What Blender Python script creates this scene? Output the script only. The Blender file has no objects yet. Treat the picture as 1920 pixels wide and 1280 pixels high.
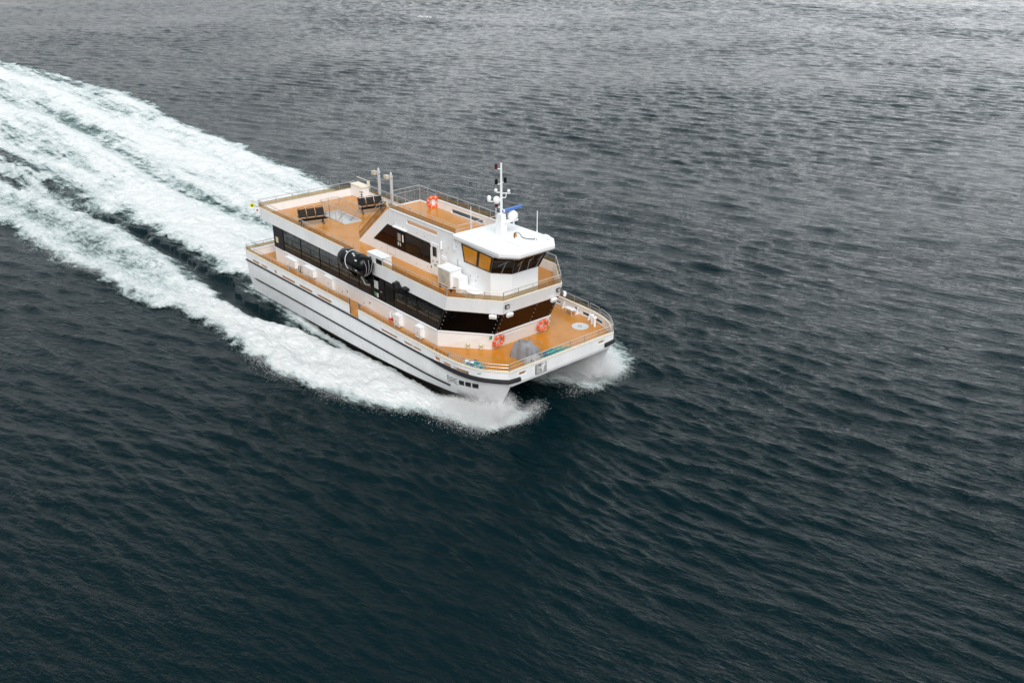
import bpy, math, random
import numpy as np
from mathutils import Vector, Matrix
random.seed(7); rng = np.random.default_rng(11)
S = bpy.context.scene
# ------------------------------------------------------------------ camera
CAM = Vector((60.118, -31.737, 24.869))
yaw, pit, rol = math.radians(139.325), math.radians(24.952), math.radians(0.097)
F = Vector((math.cos(yaw)*math.cos(pit), math.sin(yaw)*math.cos(pit), -math.sin(pit)))
R0 = Vector((math.sin(yaw), -math.cos(yaw), 0)); U0 = R0.cross(F)
R1 = math.cos(rol)*R0 + math.sin(rol)*U0; U1 = R1.cross(F)
cd = bpy.data.cameras.new('camera'); cam = bpy.data.objects.new('camera', cd)
S.collection.objects.link(cam)
m = Matrix((R1, U1, -F)).transposed().to_4x4(); m.translation = CAM
cam.matrix_world = m
cd.sensor_width = 36; cd.lens = 1700.07/1920*36; cd.clip_start = 0.5; cd.clip_end = 20000
S.camera = cam
# ------------------------------------------------------------------ world
SUN_EL, SUN_AZ = math.radians(46), math.radians(-34)      # azimuth measured from +x towards +y
W = bpy.data.worlds.new('World'); S.world = W; W.use_nodes = True
nt = W.node_tree; nt.nodes.clear()
def N(t, **k):
    n = nt.nodes.new(t)
    for a, b in k.items():
        setattr(n, a, b)
    return n
sky = N('ShaderNodeTexSky', sky_type='NISHITA', sun_disc=False, sun_elevation=SUN_EL, sun_rotation=math.pi/2-SUN_AZ, air_density=1.0, dust_density=4.0)
hs = N('ShaderNodeHueSaturation'); hs.inputs['Saturation'].default_value = 0.25
nt.links.new(sky.outputs[0], hs.inputs['Color'])
tc = N('ShaderNodeTexCoord'); sx = N('ShaderNodeSeparateXYZ'); nt.links.new(tc.outputs['Generated'], sx.inputs[0])
ramp = N('ShaderNodeValToRGB'); nt.links.new(sx.outputs['Z'], ramp.inputs[0])
cr = ramp.color_ramp; cr.elements[0].position = 0.0; cr.elements[0].color = (0.64, 0.64, 0.65, 1)
cr.elements[1].position = 1.0; cr.elements[1].color = (.36, .42, .445, 1)
for p, v in ((0.10, 0.62), (0.25, 0.60), (0.55, 0.50)):
    q = min(1, p/.5); e = cr.elements.new(p); e.color = (v*(1-.12*q), v, v*(1+.05*q), 1)
cn = N('ShaderNodeTexNoise'); cn.inputs['Scale'].default_value = 2.6; cn.inputs['Detail'].default_value = 4; cn.inputs['Roughness'].default_value = 0.55
nt.links.new(tc.outputs['Generated'], cn.inputs['Vector'])
cm = N('ShaderNodeMapRange'); cm.inputs['From Min'].default_value = 0.3; cm.inputs['From Max'].default_value = 0.7
cm.inputs['To Min'].default_value = 0.72; cm.inputs['To Max'].default_value = 1.25
nt.links.new(cn.outputs[0], cm.inputs['Value'])
mx = N('ShaderNodeMix', data_type='RGBA'); mx.inputs[0].default_value = 0.93
nt.links.new(hs.outputs[0], mx.inputs[6])
gr = N('ShaderNodeMix', data_type='RGBA', blend_type='MULTIPLY'); gr.inputs[0].default_value = 1.0
gr.inputs[6].default_value = (13.5, 13.6, 13.9, 1); nt.links.new(ramp.outputs[0], gr.inputs[7])
nt.links.new(gr.outputs[2], mx.inputs[7])
m2 = N('ShaderNodeMix', data_type='RGBA', blend_type='MULTIPLY'); m2.inputs[0].default_value = 1.0
nt.links.new(mx.outputs[2], m2.inputs[6]); nt.links.new(cm.outputs[0], m2.inputs[7])
# the cloud is thinner, so brighter, over one side of the fjord
az_ = N('ShaderNodeVectorMath', operation='DOT_PRODUCT'); az_.inputs[1].default_value = (math.cos(math.radians(92)), math.sin(math.radians(92)), 0); nt.links.new(tc.outputs['Generated'], az_.inputs[0])
am = N('ShaderNodeMapRange'); am.inputs['From Min'].default_value = 0.1; am.inputs['From Max'].default_value = 1; am.inputs['To Min'].default_value = 0.66; am.inputs['To Max'].default_value = 1.5; nt.links.new(az_.outputs['Value'], am.inputs['Value'])
m3 = N('ShaderNodeMix', data_type='RGBA', blend_type='MULTIPLY'); m3.inputs[0].default_value = 1.0
nt.links.new(m2.outputs[2], m3.inputs[6]); nt.links.new(am.outputs[0], m3.inputs[7]); m2 = m3
bg = N('ShaderNodeBackground'); bg.inputs['Strength'].default_value = 0.1
nt.links.new(m2.outputs[2], bg.inputs['Color'])
out = N('ShaderNodeOutputWorld'); nt.links.new(bg.outputs[0], out.inputs[0])
# ------------------------------------------------------------------ sun
sl = bpy.data.lights.new('sun', 'SUN'); sl.energy = 2.75; sl.angle = math.radians(48); sl.color = (1, 0.98, 0.955)
so = bpy.data.objects.new('sun', sl); S.collection.objects.link(so)
sd = Vector((math.cos(SUN_EL)*math.cos(SUN_AZ), math.cos(SUN_EL)*math.sin(SUN_AZ), math.sin(SUN_EL)))
so.rotation_euler = sd.to_track_quat('Z', 'Y').to_euler(); so.location = (0, 0, 120)
vs = S.view_settings; vs.view_transform = 'Standard'; vs.look = 'None'; vs.exposure = 0.33; vs.gamma = 1.0; vs.use_curve_mapping = False
S.render.engine = 'CYCLES'; S.cycles.max_bounces = 8; S.cycles.transparent_max_bounces = 24; S.cycles.use_denoising = True
WL = -0.35
# ------------------------------------------------------------------ materials
def mat(name, col, rough=0.5, metal=0.0, spec=0.5, var=0.0, scale=3.0, bump=0.0, bscale=20, coat=0.0, rvar=0.0, stretch=None):
    m = bpy.data.materials.new(name); m.use_nodes = True
    t = m.node_tree; b = t.nodes['Principled BSDF']
    b.inputs['Base Color'].default_value = (*col, 1); b.inputs['Roughness'].default_value = rough
    b.inputs['Metallic'].default_value = metal; b.inputs['Specular IOR Level'].default_value = spec
    b.inputs['Coat Weight'].default_value = coat; b.inputs['Coat Roughness'].default_value = 0.08
    tcn = t.nodes.new('ShaderNodeTexCoord'); vec = tcn.outputs['Object']
    if stretch:
        mp = t.nodes.new('ShaderNodeMapping'); mp.inputs['Scale'].default_value = stretch
        t.links.new(vec, mp.inputs[0]); vec = mp.outputs[0]
    if var or rvar:
        n = t.nodes.new('ShaderNodeTexNoise'); n.inputs['Scale'].default_value = scale; n.inputs['Detail'].default_value = 6
        n.inputs['Roughness'].default_value = 0.65
        t.links.new(vec, n.inputs['Vector'])
        if var:
            r = t.nodes.new('ShaderNodeMapRange'); r.inputs[1].default_value = 0.3; r.inputs[2].default_value = 0.75
            r.inputs[3].default_value = 1+var*0.4; r.inputs[4].default_value = 1-var
            t.links.new(n.outputs[0], r.inputs[0])
            x = t.nodes.new('ShaderNodeMix'); x.data_type = 'RGBA'; x.blend_type = 'MULTIPLY'; x.inputs[0].default_value = 1
            x.inputs[6].default_value = (*col, 1); t.links.new(r.outputs[0], x.inputs[7]); t.links.new(x.outputs[2], b.inputs['Base Color'])
        if rvar:
            r = t.nodes.new('ShaderNodeMapRange'); r.inputs[1].default_value = 0.3; r.inputs[2].default_value = 0.7
            r.inputs[3].default_value = max(0.02, rough-rvar); r.inputs[4].default_value = rough+rvar
            t.links.new(n.outputs[0], r.inputs[0]); t.links.new(r.outputs[0], b.inputs['Roughness'])
    if bump:
        n2 = t.nodes.new('ShaderNodeTexNoise'); n2.inputs['Scale'].default_value = bscale; n2.inputs['Detail'].default_value = 4
        t.links.new(vec, n2.inputs['Vector'])
        bp = t.nodes.new('ShaderNodeBump'); bp.inputs['Strength'].default_value = bump; bp.inputs['Distance'].default_value = 0.02
        t.links.new(n2.outputs[0], bp.inputs['Height']); t.links.new(bp.outputs[0], b.inputs['Normal'])
    return m
M = {}
M['white'] = mat('white_paint', (0.79, 0.80, 0.81), 0.35, var=0.07, scale=1.3, rvar=0.1, coat=0.15)
M['hullwhite'] = mat('hull_paint', (0.80, 0.80, 0.805), 0.3, var=0.11, scale=1.0, rvar=0.1, coat=0.25, bump=0.15, bscale=0.9, stretch=(1.5, 1.5, .3))
M['deck'] = mat('orange_deck', (0.51, 0.205, 0.022), 0.2, var=0.18, scale=0.6, rvar=0.12, bump=0.1, bscale=60)
M['antifoul'] = mat('antifouling', (0.018, 0.013, 0.011), 0.5, var=0.4, scale=2)
M['rubber'] = mat('black_rubber', (0.014, 0.013, 0.016), 0.55, spec=0.35, var=0.3, scale=4)
M['glass'] = mat('dark_glass', (0.004, 0.003, 0.003), 0.03, spec=0.55, var=0.0)
M['glassreflect'] = mat('deck_reflection_glass', (0.018, 0.003, 0.0015), 0.03, spec=0.12)  # orange deck's reflection put into the dark panes as a red-brown base
M['glassblack'] = mat('black_glass', (0.002, 0.0015, 0.0015), 0.04, spec=0.05)
M['frame'] = mat('window_frame', (0.010, 0.0085, 0.008), 0.35, spec=0.3, var=0.2)
M['amber'] = mat('amber_reflection_glass', (0.62, 0.25, 0.012), 0.28, spec=0.4, var=0.35, scale=1.4)  # coated panes with the reflected orange deck in their colour; beacon shares it
M['cream'] = mat('cap_cream', (0.76, 0.68, 0.55), 0.45, var=0.1)
M['steel'] = mat('stainless', (0.62, 0.60, 0.58), 0.35, metal=0.75, var=0.1)
M['darksteel'] = mat('dark_rail', (0.06, 0.05, 0.045), 0.45, metal=0.3)
M['black'] = mat('black_plastic', (0.003, 0.003, 0.0036), 0.22, spec=0.22, var=0.3, scale=5, rvar=0.08)
M['seat'] = mat('black_seat', (0.006, 0.0055, 0.006), 0.4, spec=0.3, var=0.3)
M['grey'] = mat('grey_paint', (0.34, 0.34, 0.345), 0.5, var=0.15)
M['ltgrey'] = mat('light_grey', (0.55, 0.56, 0.57), 0.45, var=0.12)
M['stonegrey'] = mat('vent_beige', (0.50, 0.46, 0.38), 0.6, var=0.25, scale=2.0)
M['tarp'] = mat('grey_tarp', (0.23, 0.23, 0.245), 0.6, var=0.25, scale=3, bump=0.5, bscale=6)
M['orange'] = mat('lifering_orange', (0.78, 0.105, 0.022), 0.5, var=0.12)
M['teal'] = mat('teal_rope', (0.02, 0.36, 0.29), 0.8, var=0.4, scale=9, bump=0.5, bscale=40)
M['bluerope'] = mat('blue_rope', (0.015, 0.07, 0.24), 0.8, var=0.4, scale=9, bump=0.5, bscale=40)
M['blue'] = mat('radar_blue', (0.08, 0.18, 0.50), 0.35)
M['yellow'] = mat('yellow_mark', (0.75, 0.68, 0.03), 0.5, var=0.1)
M['paleyellow'] = mat('pale_yellow', (0.60, 0.57, 0.36), 0.5, var=0.1)
M['green'] = mat('sign_green', (0.03, 0.24, 0.09), 0.5)
M['red'] = mat('red_mark', (0.5, 0.02, 0.02), 0.5)
M['lampred'] = mat('dark_red_lens', (0.07, 0.006, 0.008), 0.2)
M['galv'] = mat('galvanised', (0.40, 0.41, 0.42), 0.5, metal=0.4, var=0.3, scale=8)
M['lens'] = mat('lamp_lens', (0.45, 0.40, 0.42), 0.2)
M['beam'] = mat('door_wood', (0.30, 0.26, 0.2), 0.5)
def rail_glass():
    m = bpy.data.materials.new('tinted_rail_glass'); m.use_nodes = True; t = m.node_tree; t.nodes.clear()
    o = t.nodes.new('ShaderNodeOutputMaterial'); tr = t.nodes.new('ShaderNodeBsdfTransparent'); tr.inputs[0].default_value = (0.80, 0.71, 0.54, 1)
    g = t.nodes.new('ShaderNodeBsdfGlossy'); g.inputs['Roughness'].default_value = 0.03
    d = t.nodes.new('ShaderNodeBsdfDiffuse'); d.inputs[0].default_value = (0.45, 0.40, 0.30, 1)
    x0 = t.nodes.new('ShaderNodeMixShader'); x0.inputs[0].default_value = 0.12
    x = t.nodes.new('ShaderNodeMixShader')
    t.links.new(tr.outputs[0], x0.inputs[1]); t.links.new(d.outputs[0], x0.inputs[2])
    x.inputs[0].default_value = 0.05; t.links.new(x0.outputs[0], x.inputs[1]); t.links.new(g.outputs[0], x.inputs[2])
    t.links.new(x.outputs[0], o.inputs[0]); return m
M['railglass'] = rail_glass()
# ------------------------------------------------------------------ mesh helpers
class MB:
    def __init__(s): s.v = []; s.f = []; s.mi = []
    def add(s, vs, fs, mi=0):
        o = len(s.v); s.v += [tuple(p) for p in vs]
        for f in fs: s.f.append(tuple(i+o for i in f)); s.mi.append(mi)
        return s
    def quad(s, a, b, c, d, mi=0): return s.add([a, b, c, d], [(0, 1, 2, 3)], mi)
    def hexa(s, p, mi=0):      # 8 points: bottom 4 ccw, top 4 ccw
        return s.add(p, [(3, 2, 1, 0), (4, 5, 6, 7), (0, 1, 5, 4), (1, 2, 6, 5), (2, 3, 7, 6), (3, 0, 4, 7)], mi)
    def box(s, x0, y0, z0, x1, y1, z1, mi=0):
        return s.hexa([(x0, y0, z0), (x1, y0, z0), (x1, y1, z0), (x0, y1, z0), (x0, y0, z1), (x1, y0, z1), (x1, y1, z1), (x0, y1, z1)], mi)
    def obox(s, c, d, rz=0, ry=0, mi=0):
        mtx = Matrix.Rotation(rz, 3, 'Z') @ Matrix.Rotation(ry, 3, 'Y'); c = Vector(c); P = []
        for z in (-1, 1):
            for x, y in ((-1, -1), (1, -1), (1, 1), (-1, 1)):
                P.append(c + mtx @ Vector((x*d[0]/2, y*d[1]/2, z*d[2]/2)))
        return s.hexa(P, mi)
    def prism(s, poly, z0, z1, mi=0, top=None):
        n = len(poly); t = top or poly
        return s.add([(x, y, z0) for x, y in poly]+[(x, y, z1) for x, y in t],
                     [tuple(range(n))[::-1], tuple(range(n, 2*n))]+[(i, (i+1) % n, n+(i+1) % n, n+i) for i in range(n)], mi)
    def prism_xz(s, poly, y0, y1, mi=0):
        n = len(poly)
        return s.add([(x, y0, z) for x, z in poly]+[(x, y1, z) for x, z in poly],
                     [tuple(range(n)), tuple(range(n, 2*n))[::-1]]+[(i, n+i, n+(i+1) % n, (i+1) % n) for i in range(n)], mi)
    def plate(s, pts, off, mi=0):   # planar polygon thickened by vector off
        n = len(pts); off = Vector(off)
        a = [Vector(p) for p in pts]
        return s.add(a+[p+off for p in a], [tuple(range(n)), tuple(range(n, 2*n))[::-1]]+[(i, n+i, n+(i+1) % n, (i+1) % n) for i in range(n)], mi)
    def tube(s, pts, r, n=6, closed=False, mi=0, caps=True):
        P = [Vector(p) for p in pts]; L = len(P); rr = r if isinstance(r, (list, tuple)) else [r]*L
        ref = Vector((0, 0, 1)); vs = []
        for i, p in enumerate(P):
            if closed: d = P[(i+1) % L]-P[i-1]
            else: d = P[min(i+1, L-1)]-P[max(i-1, 0)]
            d.normalize()
            q = ref if abs(d.dot(ref)) < 0.95 else Vector((1, 0, 0))
            a = d.cross(q).normalized(); b = d.cross(a).normalized()
            for k in range(n):
                t = 2*math.pi*k/n; vs.append(p+(a*math.cos(t)+b*math.sin(t))*rr[i])
        fs = []
        for i in range(L if closed else L-1):
            j = (i+1) % L
            for k in range(n): fs.append((i*n+k, i*n+(k+1) % n, j*n+(k+1) % n, j*n+k))
        if caps and not closed: fs += [tuple(range(n))[::-1], tuple(range((L-1)*n, L*n))]
        return s.add(vs, fs, mi)
    def cyl(s, a, b, r0, r1=None, n=16, mi=0): return s.tube([a, b], [r0, r0 if r1 is None else r1], n, mi=mi)
    def lathe(s, prof, c=(0, 0, 0), n=16, axis='z', mi=0):
        vs = []; fs = []; L = len(prof)
        for r, h in prof:
            for k in range(n):
                t = 2*math.pi*k/n; a, b = r*math.cos(t), r*math.sin(t)
                vs.append((c[0]+a, c[1]+b, c[2]+h) if axis == 'z' else (c[0]+h, c[1]+a, c[2]+b))
        for i in range(L-1):
            for k in range(n): fs.append((i*n+k, i*n+(k+1) % n, (i+1)*n+(k+1) % n, (i+1)*n+k))
        fs += [tuple(range(n))[::-1], tuple(range((L-1)*n, L*n))]
        return s.add(vs, fs, mi)
    def ball(s, c, r, n=12, mi=0, sz=1.0):
        return s.lathe([(max(0.001, r*math.sin(math.pi*i/8)), -r*sz*math.cos(math.pi*i/8)) for i in range(9)], c, n, mi=mi)
    def build(s, name, mats, parent=None, smooth=False, bevel=0.0, fix=True):
        me = bpy.data.meshes.new(name); me.from_pydata([tuple(p) for p in s.v], [], s.f)
        mats = mats if isinstance(mats, (list, tuple)) else [mats]
        for k in mats: me.materials.append(M[k] if isinstance(k, str) else k)
        me.polygons.foreach_set('material_index', s.mi)
        if fix:
            import bmesh
            b = bmesh.new(); b.from_mesh(me); bmesh.ops.recalc_face_normals(b, faces=b.faces); b.to_mesh(me); b.free()
        if smooth: me.polygons.foreach_set('use_smooth', [True]*len(me.polygons))
        me.update()
        o = bpy.data.objects.new(name, me); S.collection.objects.link(o)
        if parent: o.parent = parent; o.matrix_parent_inverse = parent.matrix_basis.inverted()
        if bevel:
            bv = o.modifiers.new('bevel', 'BEVEL'); bv.width = bevel; bv.segments = 2; bv.limit_method = 'ANGLE'
        if smooth and not bevel:
            try: me.set_sharp_from_angle(angle=math.radians(40))
            except Exception: pass
        return o
def tag(o, label=None, cat=None, group=None, kind=None):
    if label: o['label'] = label
    if cat: o['category'] = cat
    if group: o['group'] = group
    if kind: o['kind'] = kind
    return o
def empty(name, loc, rz=0):
    o = bpy.data.objects.new(name, None); S.collection.objects.link(o); o.location = loc; o.rotation_euler = (0, 0, rz)
    o.empty_display_size = 0.3
    bpy.context.view_layer.update(); return o
def lerp(tab, x):
    return float(np.interp(x, [a for a, _ in tab], [b for _, b in tab]))
def resample(pts, n, dens=None):
    P = np.array(pts, float); d = np.r_[0, np.cumsum(np.linalg.norm(np.diff(P, axis=0), axis=1))]
    t = np.linspace(0, 1, n) if dens is None else dens
    return np.array([[np.interp(q*d[-1], d, P[:, k]) for k in range(P.shape[1])] for q in t])
def smooth_curve(pts, n):      # Catmull-Rom through 2-D/3-D points
    P = np.array(pts, float); out = []
    Q = np.vstack([2*P[0]-P[1], P, 2*P[-1]-P[-2]])
    for i in range(1, len(Q)-2):
        for t in np.linspace(0, 1, n, endpoint=False):
            a, b, c, d = Q[i-1:i+3]
            out.append(0.5*((2*b)+(-a+c)*t+(2*a-5*b+4*c-d)*t*t+(-a+3*b-3*c+d)*t**3))
    out.append(P[-1]); return np.array(out)
# ================================================================== FERRY
ferry = tag(empty('passenger_ferry', (13.5, 0, WL)), 'white two-hulled passenger ferry with orange decks and black window bands speeding over dark water', 'ferry')
ZB = [(-0.4, 2.86), (14, 3.10), (28, 3.113)]
ZF = [(-0.4, 2.20), (14, 2.47), (24, 2.58), (28, 2.6)]
def zb(x): return lerp(ZB, x)
def zf(x): return lerp(ZF, x)
def zd(x): return zb(x)-0.55
XS = -0.35
outline = [(XS, 5.5), (8, 5.5), (16, 5.5), (20, 5.5), (22.2, 5.47), (24.2, 5.41), (25.3, 5.27), (26.35, 4.93), (27.13, 4.39), (27.6, 3.97)]
OUT = smooth_curve(outline[3:], 6); OUT = np.vstack([np.array([(XS+(20-XS)*i/40, 5.5) for i in range(40)]), OUT])
# hull loft -----------------------------------------------------------
NS = 44
dens = np.r_[np.linspace(0, .62, 16)[:-1], np.linspace(.62, 1, NS-15)]
def level(pts): return resample(smooth_curve(pts, 6), NS, dens)
LV = [
 level([(XS, 5.5, 2.10), (10, 5.5, 2.30), (20, 5.5, 2.44), (22.2, 5.46, 2.46), (24.2, 5.36, 2.48), (25.3, 5.19, 2.48), (26.35, 4.82, 2.48), (27.2, 4.25, 2.47), (27.62, 3.8, 2.45)]),
 level([(-.31, 5.49, 1.75), (10, 5.49, 1.85), (20, 5.47, 1.95), (22.2, 5.44, 1.96), (24.2, 5.34, 1.97), (25.3, 5.15, 1.97), (26.3, 4.76, 1.97), (27.02, 4.24, 1.96), (27.36, 3.8, 1.95)]),
 level([(-.2, 5.46, .90), (10, 5.45, 1.18), (20, 5.41, 1.33), (22.2, 5.38, 1.38), (24.2, 5.22, 1.43), (25.3, 4.95, 1.45), (26.2, 4.5, 1.45), (27.08, 3.8, 1.45)]),
 level([(.05, 5.32, -.14), (6, 5.3, .02), (14.5, 5.25, .26), (20, 5.14, .52), (23, 4.92, .68), (24.5, 4.64, .72), (25.8, 4.2, .70), (26.66, 3.8, .68)]),
 level([(.1, 5.1, -.2), (6, 5.06, -.05), (14.5, 5.0, .19), (20, 4.9, .45), (23, 4.68, .62), (24.5, 4.44, .67), (25.8, 4.08, .66), (26.64, 3.8, .64)]),
 level([(.7, 4.5, -1.3), (14, 4.3, -1.3), (20, 4.2, -1.2), (25.55, 3.8, -1.2)]),
 level([(.7, 3.4, -1.3), (14, 3.4, -1.3), (20, 3.5, -1.2), (25.55, 3.8, -1.2)]),
 level([(0, 2.75, .5), (14, 2.75, .6), (20, 2.95, .7), (24, 3.35, .7), (26.66, 3.8, .68)]),
 level([(XS, 2.3, 2.2), (14, 2.3, 2.3), (20, 2.5, 2.34), (24, 2.95, 2.37), (26.6, 3.5, 2.40), (27.62, 3.8, 2.45)]),
]
hb = MB()
for sg in (-1, 1):
    o = len(hb.v)
    for L in LV: hb.v += [(p[0], sg*p[1], p[2]) for p in L]
    for k in range(len(LV)-1):
        for i in range(NS-1):
            hb.f.append((o+k*NS+i, o+k*NS+i+1, o+(k+1)*NS+i+1, o+(k+1)*NS+i)); hb.mi.append(1 if k in (4, 5) else 0)
    hb.f.append(tuple(o+k*NS for k in range(len(LV)))); hb.mi.append(0)
# wet deck between the hulls
hb.prism([(XS+.02, -2.9), (20, -2.9), (27.5, -3.75), (27.5, 3.75), (20, 2.9), (XS+.02, 2.9)], 2.19, 2.36)
hb.build('hull', ['hullwhite', 'antifoul'], ferry, smooth=True)
def hull_y(x, z):
    tab = []
    for L in LV[:4]:
        tab.append((float(np.interp(x, L[:, 0], L[:, 2])), float(np.interp(x, L[:, 0], L[:, 1]))))
    tab.sort(); return lerp(tab, z)
# rub rails -----------------------------------------------------------
for sg in (-1, 1):
    pts = [(x, sg*(y+.03)) for x, y in OUT]; b = MB(); secs = []
    for x, y in pts:
        secs.append((x, y, zf(x)))
    # side fender grows thicker round the bow
    pp = []; rr = []
    for x, y, z in secs:
        pp.append((x, y, z)); rr.append(0.058 if x < 22.3 else 0.058+0.07*min(1, (x-22.3)/1.5))
    pp += [(27.63, sg*3.25, 2.55)]; rr += [0.13]
    b.tube(pp, rr, 8)
    b.build('rub_rail', 'rubber', ferry, smooth=True)
    b = MB(); pp = []
    for x in np.linspace(-.22, 24.05, 40):
        z = 0.95+ (1.43-.95)*min(1, (x+.2)/24.2)**0.75; pp.append((x, sg*(hull_y(x, z)+.02), z))
    b.tube(pp, 0.052, 8)
    b.build('rub_rail', 'rubber', ferry, smooth=True)
# bulwark with drain slots ---------------------------------------------
slots = [(0.55, 1.72), (1.93, 2.97), (5.05, 7.0), (7.48, 9.38), (9.97, 11.85), (17.5, 19.3), (19.9, 21.65), (23.65, 24.35), (24.5, 25.65)]
squares = [(3.9, 4.4), (22.9, 23.4)]
gate = (13.97, 15.07)
def path_y(x): return float(np.interp(x, OUT[:, 0], OUT[:, 1]))
xs = sorted(set([round(float(p[0]), 3) for p in OUT]+[a for s_ in slots+squares+[gate] for a in s_]))
def inner(x, y):
    i = np.argmin(np.hypot(OUT[:, 0]-x, OUT[:, 1]-y)); a = OUT[max(i-1, 0)]; c = OUT[min(i+1, len(OUT)-1)]; t = (c-a)/np.linalg.norm(c-a)
    n = np.array([t[1], -t[0]]);  n = n if n[1] < 0 or (abs(n[1]) < .3 and n[0] < 0) else -n
    return x+n[0]*.10, y+n[1]*.10
for sg in (-1, 1):
    b = MB()
    for x0, x1 in zip(xs[:-1], xs[1:]):
        xm = (x0+x1)/2
        if gate[0] < xm < gate[1] and sg < 0: bands = [(-.14, .02)]
        elif any(a < xm < c for a, c in slots): bands = [(-.14, .085), (.27, None)]
        elif any(a < xm < c for a, c in squares): bands = [(-.14, .085), (.36, None)]
        else: bands = [(-.14, None)]
        P = []
        for x in (x0, x1):
            y = path_y(x); P.append((x, y, *inner(x, y)))
        for lo, hi in bands:
            q = []
            for top in (0, 1):
                for (x, y, xi, yi) in P:
                    z = zf(x)+lo if not top else (zb(x) if hi is None else zf(x)+hi)
                    q.append(((x, sg*y, z), (xi, sg*yi, z)))
            (a0, a1), (b0, b1), (c0, c1), (d0, d1) = q
            b.hexa([a0, b0, b1, a1, c0, d0, d1, c1])
    b.build('bulwark', 'hullwhite', ferry)
    cap = MB()
    run = [x for x in xs]
    for x0, x1 in zip(run[:-1], run[1:]):
        if gate[0] <= x0 < gate[1] and sg < 0:
            if cap.v: cap.build('bulwark_cap', 'cream', ferry); cap = MB()
            continue
        A = [(x0, path_y(x0)), (x1, path_y(x1))]; I = [inner(*A[0]), inner(*A[1])]
        z0, z1 = zb(x0), zb(x1); e = .03
        cap.hexa([(A[0][0], sg*(A[0][1]+e), z0+.002), (A[1][0], sg*(A[1][1]+e), z1+.002), (I[1][0], sg*(I[1][1]-e), z1+.002), (I[0][0], sg*(I[0][1]-e), z0+.002),
                  (A[0][0], sg*(A[0][1]+e), z0+.035), (A[1][0], sg*(A[1][1]+e), z1+.035), (I[1][0], sg*(I[1][1]-e), z1+.035), (I[0][0], sg*(I[0][1]-e), z0+.035)])
    cap.build('bulwark_cap', 'cream', ferry)
# front beam with anchor pocket and two fairleads
b = MB(); XF = 27.6; T = .12
ys = [-3.99, -3.28, -2.78, -2.13, -1.27, 2.75, 3.25, 3.99]
for y0, y1 in zip(ys[:-1], ys[1:]):
    if (y0, y1) in ((-3.28, -2.78), (2.75, 3.25)): zz = [(2.37, 2.72), (2.93, 3.113)]
    elif (y0, y1) == (-2.13, -1.27): zz = [(3.0, 3.113)]
    else: zz = [(2.37, 3.113)]
    for z0, z1 in zz: b.box(XF-T, y0, z0, XF, y1, z1)
b.build('bow_beam', 'hullwhite', ferry)
b = MB(); b.box(XF-T-.02, -3.97, 3.115, XF+.03, 3.97, 3.148); b.build('bulwark_cap', 'cream', ferry)
b = MB()   # pocket lining
b.quad((26.7, -2.13, 2.36), (27.5, -2.13, 2.36), (27.5, -2.13, 3.1), (26.7, -2.13, 3.1)); b.quad((26.7, -1.27, 2.36), (27.5, -1.27, 2.36), (27.5, -1.27, 3.1), (26.7, -1.27, 3.1))
b.quad((26.7, -2.13, 2.36), (26.7, -1.27, 2.36), (26.7, -1.27, 3.1), (26.7, -2.13, 3.1)); b.build('anchor_pocket', 'ltgrey', ferry)
b = MB(); b.box(XS, -5.45, zf(0)-.2, XS+.1, 5.45, zb(0)-.03); b.box(XS-.03, -5.5, zb(0)-.028, XS+.13, 5.5, zb(0)+.008); b.build('stern_bulwark', 'hullwhite', ferry)
# main deck ---------------------------------------------------------------
b = MB()
for (x0, y0), (x1, y1) in zip(OUT[:-1], OUT[1:]):
    b.quad((x0, -y0+.04, zd(x0)), (x1, -y1+.04, zd(x1)), (x1, y1-.04, zd(x1)), (x0, y0-.04, zd(x0)))
b.build('main_deck', 'deck', ferry)
# gate in the starboard bulwark
for x in (gate[0]-.12, gate[0]+.02, gate[1]-.02, gate[1]+.12):
    b = MB(); b.tube([(x, -5.42, zd(x)), (x, -5.42, zb(x)+.45)], .028, 6); b.build('gate_post', 'darksteel', ferry)
# bow frame numbers and marks ---------------------------------------------
def on_hull(pts2, mk, name, lift=.022):
    b = MB()
    for poly in pts2:
        A, B_, C_, D_ = [np.array(q) for q in poly]; n = 6; g_ = []
        for a in range(n+1):
            for c in range(n+1):
                u, v = a/n, c/n; p = (A*(1-u)+B_*u)*(1-v)+(D_*(1-u)+C_*u)*v; g_.append((p[0], -(hull_y(p[0], p[1])+lift), p[1]))
        b.add(g_, [(a*(n+1)+c, (a+1)*(n+1)+c, (a+1)*(n+1)+c+1, a*(n+1)+c+1) for a in range(n) for c in range(n)])
    return b.build(name, mk, ferry)
def seg(x0, z0, x1, z1, w=.035):
    d = math.hypot(x1-x0, z1-z0); nx, nz = -(z1-z0)/d*w/2, (x1-x0)/d*w/2
    return [(x0-nx, z0-nz), (x1-nx, z1-nz), (x1+nx, z1+nz), (x0+nx, z0+nz)]
def letters(txt, x, z, h):
    w = h*.55; out_ = []
    G = {'B': [(0, 0, 0, 1), (0, 1, .8, 1), (0, .52, .85, .52), (0, 0, .85, 0), (.85, .52, .8, 1), (1, .05, .95, .5)], 'R': [(0, 0, 0, 1), (0, 1, .9, 1), (0, .5, .9, .5), (.95, .52, .95, .98), (.4, .5, 1, 0)], 'E': [(0, 0, 0, 1), (0, 1, 1, 1), (0, .5, .85, .5), (0, 0, 1, 0)]}
    for c in txt:
        for a, e, f, g in G[c]: out_.append(seg(x+a*w, z+e*h, x+f*w, z+g*h))
        x += w*1.5
    return out_
on_hull(letters('BRE', 23.96, 1.70, .36), 'rubber', 'name_lettering')
dm = []
for k in range(3):
    x = 24.83+k*.44; z = 1.83+k*.035
    dm.append([(x, z-.05), (x+.36, z-.02), (x+.42, z+.29), (x+.06, z+.26)])
on_hull(dm, 'rubber', 'diamond_emblem')
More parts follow.
